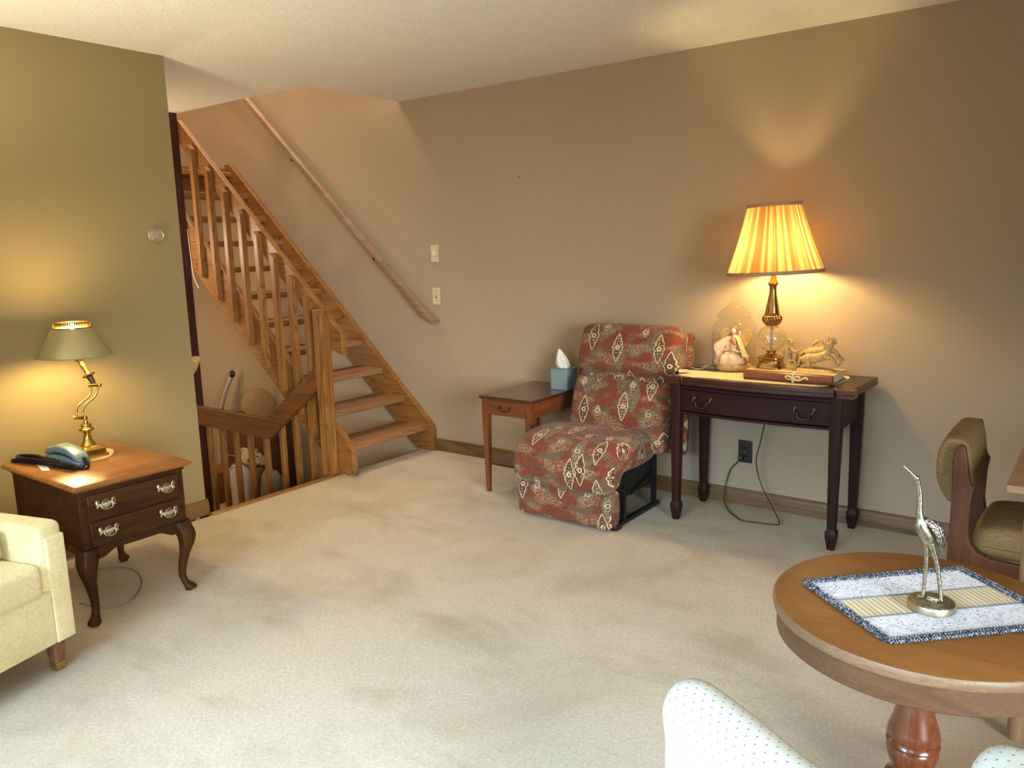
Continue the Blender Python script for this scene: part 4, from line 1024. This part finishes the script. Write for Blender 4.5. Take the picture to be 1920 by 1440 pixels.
# coiled cord heap
def coil(path, r, wire, pitch):
    P_ = [Vector(p) for p in path]; out = []; s = 0; u = Vector((0, 0, 1))
    for i in range(len(P_)-1):
        seg = P_[i+1]-P_[i]; L_ = seg.length; t = seg.normalized(); w = t.cross(u).normalized(); v = w.cross(t); n = max(1, int(L_/pitch*7))
        for k in range(n):
            ph = (s+L_*k/n)/pitch*2*PI; out.append(P_[i]+seg*(k/n)+w*math.cos(ph)*r+v*math.sin(ph)*r)
        s += L_
    return MB().tube(out, wire, 5)
zz = nz+.009
cp = [(1.462, 3.345, zz+.03), (1.452, 3.300, zz), (1.425, 3.315, zz), (1.395, 3.40, zz), (1.372, 3.52, zz), (1.342, 3.64, zz), (1.322, 3.69, zz), (1.345, 3.695, zz), (1.372, 3.63, zz), (1.388, 3.52, zz+.004), (1.396, 3.42, zz+.004), (1.412, 3.335, zz+.006), (1.400, 3.315, zz+.013), (1.385, 3.42, zz+.014), (1.362, 3.54, zz+.014), (1.335, 3.66, zz+.014), (1.355, 3.69, zz+.014), (1.385, 3.62, zz+.016), (1.392, 3.52, zz+.014), (1.398, 3.44, zz+.014)]
tag(coil(smooth_pts([Vector(p) for p in cp], 8), .0068, .0021, .0055).build('coiled_cord', plain('black_rubber', srgb(20, 16, 20), .25, .6)), 'black coiled telephone cord heaped on the nightstand edge', 'cord')
tag(MB().prism([(1.335, 3.44), (1.356, 3.42), (1.385, 3.52), (1.36, 3.55)], 'z', nz, nz+.0012).build('paper_slip', TIS), 'white paper slip under the coiled cord', 'paper')
# wire loop on the carpet behind the nightstand leg
tag(MB().tube(smooth_pts([Vector(p) for p in ((1.38, 3.36, .004), (1.42, 3.22, .004), (1.52, 3.20, .004), (1.64, 3.34, .004), (1.69, 3.50, .004), (1.66, 3.60, .004), (1.58, 3.66, .005))], 8), .003, 8).build('floor_wire', plain('grey_wire', srgb(120, 116, 106), .4)), 'thin grey wire looping on the carpet under the nightstand', 'wire')

# ================================================================ placemat and crane on the round table
A = Vector((2.006, .576)); Bv = Vector((2.318, .263)); Cv = Vector((1.791, .329)); ue = (Bv-A); ve = (Cv-A)
def mp(u, v): return A+ue*u+ve*v
pm = thing('placemat', 'white speckled placemat with a slatted bamboo band and crocheted grey border', 'placemat', (2.055, .296, tz), math.atan2(ue.y, ue.x))
def quad(u0, u1, v0, v1): return [tuple(mp(u, v)) for u, v in ((u0, v0), (u1, v0), (u1, v1), (u0, v1))]
def _speck():
    m = M('speckled_print', .85); v = m.coord()
    n = m.noise(v, 60, 3, .6, 1.5); k = m.noise(v, 130, 3, .6, 2.); q = m.noise(v, 22, 2)
    c = m.mix((k.step(.57, .61)), srgb(246, 246, 248), srgb(96, 94, 100))
    c = m.mix((n.step(.60, .64))*.6, c, srgb(200, 202, 220)); c = m.mix((q.step(.58, .64))*.25, c, srgb(160, 168, 206))
    r_ = m.noise(m.coord(loc=(4, 2, 1)), 75, 2); c = m.mix(r_.step(.66, .70)*.7, c, srgb(170, 110, 100))
    m.color(c); m.bump(k, .3, .001); return m.m
SPK = _speck()
def _bam():
    m = M('bamboo_slats', .5); x, y, z = m.xyz(m.coord()); f = (x*(1/.0135)).fract(); k = m.white(m.comb((x*(1/.0135)).floor(), 0, 0))
    m.color(m.mix((f < .09).max(f > .95), m.ramp(k, [(0, srgb(232, 212, 166)), (1, srgb(244, 232, 200))]), srgb(110, 98, 80))); return m.m
MB().prism(quad(.02, .98, .02, .345), 'z', tz+.0003, tz+.0035).build('printed_band', SPK, pm)
MB().prism(quad(.02, .98, .655, .98), 'z', tz+.0003, tz+.0035).build('printed_band', SPK, pm)
MB().prism(quad(.02, .98, .355, .645), 'z', tz+.0003, tz+.0035).build('bamboo_band', _bam(), pm)
GREYY = M('grey_black_yarn', .9, .1); _n = GREYY.noise(GREYY.coord(), 190, 2, .6, 1.); GREYY.color(GREYY.ramp(_n, [(.38, srgb(26, 26, 30)), (.5, srgb(96, 96, 102)), (.62, srgb(176, 174, 176))])); GREYY = GREYY.m
m = MB()
for v in (.35, .65): m.tube([tuple(mp(.02, v))+(tz+.003,), tuple(mp(.98, v))+(tz+.003,)], .0035, 8, flat=.6)
m.build('seam_cord', plain('grey_seam', srgb(124, 122, 124), .8), pm)
m = MB(); corners = [(0, 0), (1, 0), (1, 1), (0, 1)]
for i in range(4):
    a, b = corners[i], corners[(i+1) % 4]; n = 62 if i % 2 == 0 else 46
    for lane in (-1, 1):
        pts = []
        for k in range(n*6+1):
            t = k/(n*6); p = mp(a[0]+(b[0]-a[0])*t, a[1]+(b[1]-a[1])*t); d = (mp(*b)-mp(*a)).normalized(); nn = Vector((-d.y, d.x)); ph = 2*PI*t*n+lane
            pts.append((p.x+nn.x*(.0055*lane+.0045*math.cos(ph))+d.x*.002*math.sin(2*ph), p.y+nn.y*(.0055*lane+.0045*math.cos(ph))+d.y*.002*math.sin(2*ph), tz+.0058+.0032*math.sin(ph)))
        m.tube(pts, .0024, 5)
m.build('crochet_border', GREYY, pm)

# crane
PEW = M('pewter_silver', .32, .5, 1); _n = PEW.noise(PEW.coord(), 160, 3); PEW.color(PEW.ramp(_n, [(.35, srgb(150, 142, 120)), (.65, srgb(216, 206, 180))])).bump(_n, .25, .001); PEW = PEW.m
cbx, cby, cbz = 2.022, .284, tz+.0036
cr = thing('crane_statuette', 'silver metal crane with raised beak standing on the placemat', 'statuette', (cbx, cby, cbz))
base_m = M('hammered_pewter', .38, .5, 1); _q = base_m.noise(base_m.coord(), 260, 3, .7); base_m.color(base_m.ramp(_q, [(.35, srgb(96, 92, 84)), (.65, srgb(190, 184, 166))])).bump(_q, .8, .003)
MB().lathe([(.050, 0), (.0525, .002), (.0525, .016), (.051, .019)], (cbx, cby, cbz), 64).build('base', plain('brushed_pewter_rim', srgb(186, 174, 140), .4, .5, 1), cr)
MB().lathe([(.0515, .0185), (.049, .021), (.04, .0222), (.001, .023)], (cbx, cby, cbz), 64).build('base_top', base_m.m, cr)
ra = Vector((.6007, -.7991, 0)); fa = Vector((.797, .604, 0))
def c3(a, z, d=0): return Vector((cbx, cby, cbz))+ra*a+fa*d+Vector((0, 0, z))
def rad(vals, n):
    out = []
    for i in range(n):
        t = i/(n-1)*(len(vals)-1); k = min(int(t), len(vals)-2); out.append(vals[k]+(vals[k+1]-vals[k])*(t-k))
    return out
bd = MB()
pth = smooth_pts([c3(-.041, .230), c3(-.038, .214), c3(-.030, .198), c3(-.020, .182), c3(-.014, .168), c3(-.010, .158)], 4)
bd.tube(pth, rad([.008, .0135, .0165, .0165, .0135, .007], len(pth)), 18)
pth = smooth_pts([c3(-.034, .212), c3(-.040, .228), c3(-.0425, .250), c3(-.043, .278), c3(-.0475, .306), c3(-.0515, .322)], 4)
bd.tube(pth, rad([.0135, .0095, .0066, .0056, .0048, .0052], len(pth)), 14)
bd.ell(tuple(c3(-.0545, .327)), (.0075, .0075, .0065), 14, 10)
bd.build('body', PEW, cr)
MB().tube([c3(-.058, .330), c3(-.070, .341), c3(-.087, .357)], [.0042, .0028, .0010], 10).build('beak', PEW, cr)
SCAL = M('feathered_pewter', .38, .5, 1); _d = SCAL.vor(SCAL.coord(scale=(1, 1, .6)), 210); SCAL.color(SCAL.ramp(_d, [(.2, srgb(196, 190, 170)), (.7, srgb(116, 112, 102))])).bump(_d*-1, .9, .003)
for s in (-1, 1):
    pth = smooth_pts([c3(-.030, .226, s*.006), c3(-.016, .217, s*.013), c3(-.003, .200, s*.0155), c3(.006, .180, s*.013), c3(.012, .158, s*.008), c3(.0145, .138, s*.003)], 4)
    MB().tube(pth, rad([.004, .0115, .0145, .0135, .009, .001], len(pth)), 14, flat=.5).build('wing', SCAL.m, cr)
for top_, m1, m2, ft in ((c3(-.019, .170, .006), c3(-.015, .124, .007), c3(-.015, .079, .008), c3(-.016, .024, .010)), (c3(-.013, .168, -.006), c3(.003, .120, -.006), c3(.010, .079, -.008), c3(.017, .024, -.012))):
    pth = smooth_pts([top_, m1, m2, ft], 6)
    l = MB().tube(pth, rad([.0085, .0058, .0048, .0042], len(pth)), 12)
    for a in (-.7, 0, .7): l.tube([ft+Vector((0, 0, .002)), ft+(-ra*math.cos(a)+fa*math.sin(a))*.012+Vector((0, 0, .002))], [.0028, .0014], 6)
    l.build('leg', PEW, cr)
rk = MB()
for k in range(7): rk.ell(tuple(c3(random.uniform(-.010, .014), .025, random.uniform(-.008, .008))), (random.uniform(.004, .008), random.uniform(.004, .008), random.uniform(.003, .007)), 10, 7)
rk.build('rocks', PEW, cr)

# ================================================================ things stored beneath the stairs
ZB2 = ZB
WOODBOX = plain('brown_chest_wood', srgb(96, 56, 30), .5, .4, 0, .2, 12)
cht = thing('chest', 'brown wooden chest against the wall under the stairs', 'chest', (3.97, 5.85, ZB2))
MB().box((3.86, 5.45, ZB2), (4.085, 6.15, .01), .006).build('body', WOODBOX, cht)
MB().box((3.845, 5.43, .01), (4.09, 6.17, .04), .006).build('lid', WOODBOX, cht)
MB().tube([(3.855, 5.47, -.04), (3.855, 6.13, -.04), (3.855, 6.13, -.30), (3.855, 5.47, -.30)], .004, 6, True).build('pale_moulding', plain('pale_moulding', srgb(196, 168, 120), .6), cht)
tag(MB().lathe([(.0, 0), (.128, 0), (.132, .006), (.128, .012), (0, .012)], seg=48, mat=Matrix.Translation((3.965, 5.73, .170)) @ Matrix.Rotation(R(232), 4, 'Z') @ Matrix.Rotation(R(84), 4, 'Y')).build('round_tray', plain('tan_board', srgb(170, 126, 76), .6, .4, 0, .08, 20)), 'round tan tray leaning on the wall above the chest', 'tray')
pk = thing('walking_cane', 'pale curved cane with black tip leaning on the wall under the stairs', 'cane', (4.0, 6.18, .04))
MB().tube(smooth_pts([Vector((3.93, 6.32, ZB2)), Vector((3.95, 6.31, -.1)), Vector((3.97, 6.25, .15)), Vector((4.0, 6.17, .33)), Vector((4.01, 6.155, .36))], 6), [.034]*24+[.024], 14, flat=.6).build('shaft', plain('pale_wood', srgb(170, 150, 118), .5), pk)
MB().ell((4.02, 6.15, .385), (.022, .026, .034), 16, 10).build('tip', BLACK, pk)
wp = thing('plastic_guard', 'white round-topped plastic guard standing behind the lower balusters', 'guard', (3.62, 5.55, ZB2))
pts = [(5.42, ZB2), (5.68, ZB2)]+[(5.55+.13*math.cos(PI*k/14), -.34+.085*math.sin(PI*k/14)) for k in range(15)]
MB().prism(pts, 'x', 3.60, 3.64, .012, 3)  .build('body', plain('off_white_plastic', srgb(206, 196, 180), .45), wp)
MB().tube([(3.598, 5.43, -.60), (3.598, 5.43, -.34)]+[(3.598, 5.55+.12*math.cos(PI-PI*k/12), -.34+.075*math.sin(PI*k/12)) for k in range(13)]+[(3.598, 5.67, -.60)], .005, 6).build('rim', plain('white_rim', srgb(226, 216, 200), .4), wp)
bxm = MB().box((3.68, 5.42, ZB2), (3.84, 5.78, -.30), .006)
tag(bxm.build('storage_carton', plain('tan_cardboard', srgb(150, 104, 58), .8, .2, 0, .12, 10)), 'tan carton behind the white panel below the stairs', 'box')
def cloth_mat():
    m = M('cream_patched_cloth', .9, .1); n = m.noise(m.coord(), 16, 2, .5, 1.); m.color(m.ramp(n, [(.36, srgb(40, 38, 40)), (.43, srgb(170, 150, 116)), (.55, srgb(206, 188, 150)), (.66, srgb(160, 130, 100))])); return m.m
m = MB(); rings = []
for k in range(9):
    t = k/8; y = 5.43+.34*t; r = .075*math.sin(PI*(.08+.84*t))**.5
    rings.append([(3.76+math.cos(a)*r*.95*(1+.15*math.sin(3*a+k)), y, -.298+max(0, .06+math.sin(a)*r*(1+.2*math.sin(4*a+k*1.3)))) for a in [2*PI*q/24 for q in range(24)]])
tag(m.loft(rings).build('cloth_bundle', cloth_mat()), 'cream and black bundle of cloth on the tan carton', 'bundle')
m = MB(); rings = []
for z, a, b in ((0, .075, .11), (.05, .085, .12), (.2, .08, .11), (.30, .06, .10), (.34, .03, .07)):
    rings.append([(3.70+math.cos(q)*a*(1+.06*math.sin(5*q+z*9)), 5.24+math.sin(q)*b*(1+.06*math.sin(4*q+z*20)), ZB2+z) for q in [2*PI*k/28 for k in range(28)]])
tag(m.loft(rings).build('grey_bag', plain('grey_green_plastic', srgb(136, 134, 110), .5, .4, 0, .1, 14)), 'slumped grey-green bag on the landing beside the white panel', 'bag')
cb = thing('cardboard_box', 'open brown cardboard box at the far left of the stair landing', 'box', (3.62, 6.0, ZB2))
MB().box((3.50, 5.80, ZB2), (3.74, 6.16, -.36), .004).build('body', plain('brown_card', srgb(140, 92, 48), .85, .2, 0, .1, 10), cb)
for x0, x1, tilt in ((3.46, 3.50, 1), ):
    MB().prism([(3.50, -.362), (3.43, -.30), (3.432, -.296), (3.503, -.357)], 'y', 5.80, 6.16).build('flap', plain('pale_card_edge', srgb(190, 150, 96), .85), cb)
# highlight along the stringer end, put in as a pale tube
tag(MB().tube(smooth_pts([Vector((3.296, 5.449, 1.62)), Vector((3.296, 5.446, 1.50)), Vector((3.296, 5.438, 1.40)), Vector((3.296, 5.43, 1.30)), Vector((3.296, 5.405, 1.235)), Vector((3.296, 5.37, 1.19))], 5), .0035, 8).build('stringer_highlight', plain('stringer_highlight', srgb(232, 214, 196), .4)), 'thin pale tube standing for the highlight on the stringer by the dark post', 'highlight')
# ================================================================ camera
f_px = 1483.64
Rm = Matrix(((0.6006706666607616, -0.7990951017001477, -0.025333153221560874), (0.15263269465375137, 0.08351347491077325, 0.9847480693208099), (-0.7847916989469569, -0.5953759467321119, 0.17213213330691804)))
cam = bpy.data.cameras.new('camera'); co = bpy.data.objects.new('camera', cam); COL.objects.link(co)
co.matrix_world = Matrix.Translation((0, 0, 1.44)) @ Rm.transposed().to_4x4()
cam.sensor_width = 36; cam.lens = 36*f_px/1920; cam.clip_start = .05
SC.camera = co
# ================================================================ light
def area(name, loc, rot, sx, sy, power, col):
    l = bpy.data.lights.new(name, 'AREA'); l.shape = 'RECTANGLE'; l.size = sx; l.size_y = sy; l.energy = power; l.color = col[:3]
    o = bpy.data.objects.new(name, l); COL.objects.link(o); o.location = loc; o.rotation_euler = rot; return o
def point(name, loc, power, col, r):
    l = bpy.data.lights.new(name, 'POINT'); l.energy = power; l.color = col[:3]; l.shadow_soft_size = r
    o = bpy.data.objects.new(name, l); COL.objects.link(o); o.location = loc; return o
wl = area('window_daylight', (X0+.0, 1.0, 1.25), (0, R(-40), 0), 1.7, 2.8, 150, (.45, .69, 1.0)); wl.data.spread = R(95)
rl = area('wall_fill_light', (-.6, -2.6, 1.3), (0, 0, 0), 2.6, 1.9, 25, (.86, .93, 1.0)); rl.data.spread = R(40)  # added beam aimed to lift the low beige wall; no bay is built
rl.rotation_euler = Vector((4.30, 7.1, -1.35)).to_track_quat('-Z', 'Y').to_euler()
point('upstairs_light', (3.6, 5.4, 4.6), 130, (1, .88, .76), .35)
point('stair_hall_light', (2.6, 5.6, 1.5), 19, (1, .80, .56), .15)
tl_ = bpy.data.lights.new('ceiling_fill_light', 'SPOT'); tl_.energy = 80; tl_.color = (1, .89, .73); tl_.spot_size = R(165); tl_.spot_blend = .35; tl_.shadow_soft_size = .12  # added unseen uplight to brighten the ceiling; no lamp stands here
to = bpy.data.objects.new('ceiling_fill_light', tl_); COL.objects.link(to); to.location = (.35, 2.9, 1.5); to.rotation_euler = (PI, 0, 0)
point('under_stair_fill_light', (2.75, 6.6, .55), 9, (1, .72, .46), .12)  # added unseen fill that brightens the wall under the stairs
w = bpy.data.worlds.new('world'); SC.world = w; w.use_nodes = True
w.node_tree.nodes['Background'].inputs[0].default_value = (.6, .75, 1, 1); w.node_tree.nodes['Background'].inputs[1].default_value = .3
SC.view_settings.view_transform = 'Standard'; SC.view_settings.look = 'None'; SC.view_settings.gamma = 1; SC.view_settings.exposure = .70
SC.view_settings.use_curve_mapping = False
SC.cycles.use_denoising = True
SC.cycles.max_bounces = 10; SC.cycles.transparent_max_bounces = 16; SC.cycles.sample_clamp_indirect = 6
SC.cycles.caustics_reflective = False; SC.cycles.caustics_refractive = False
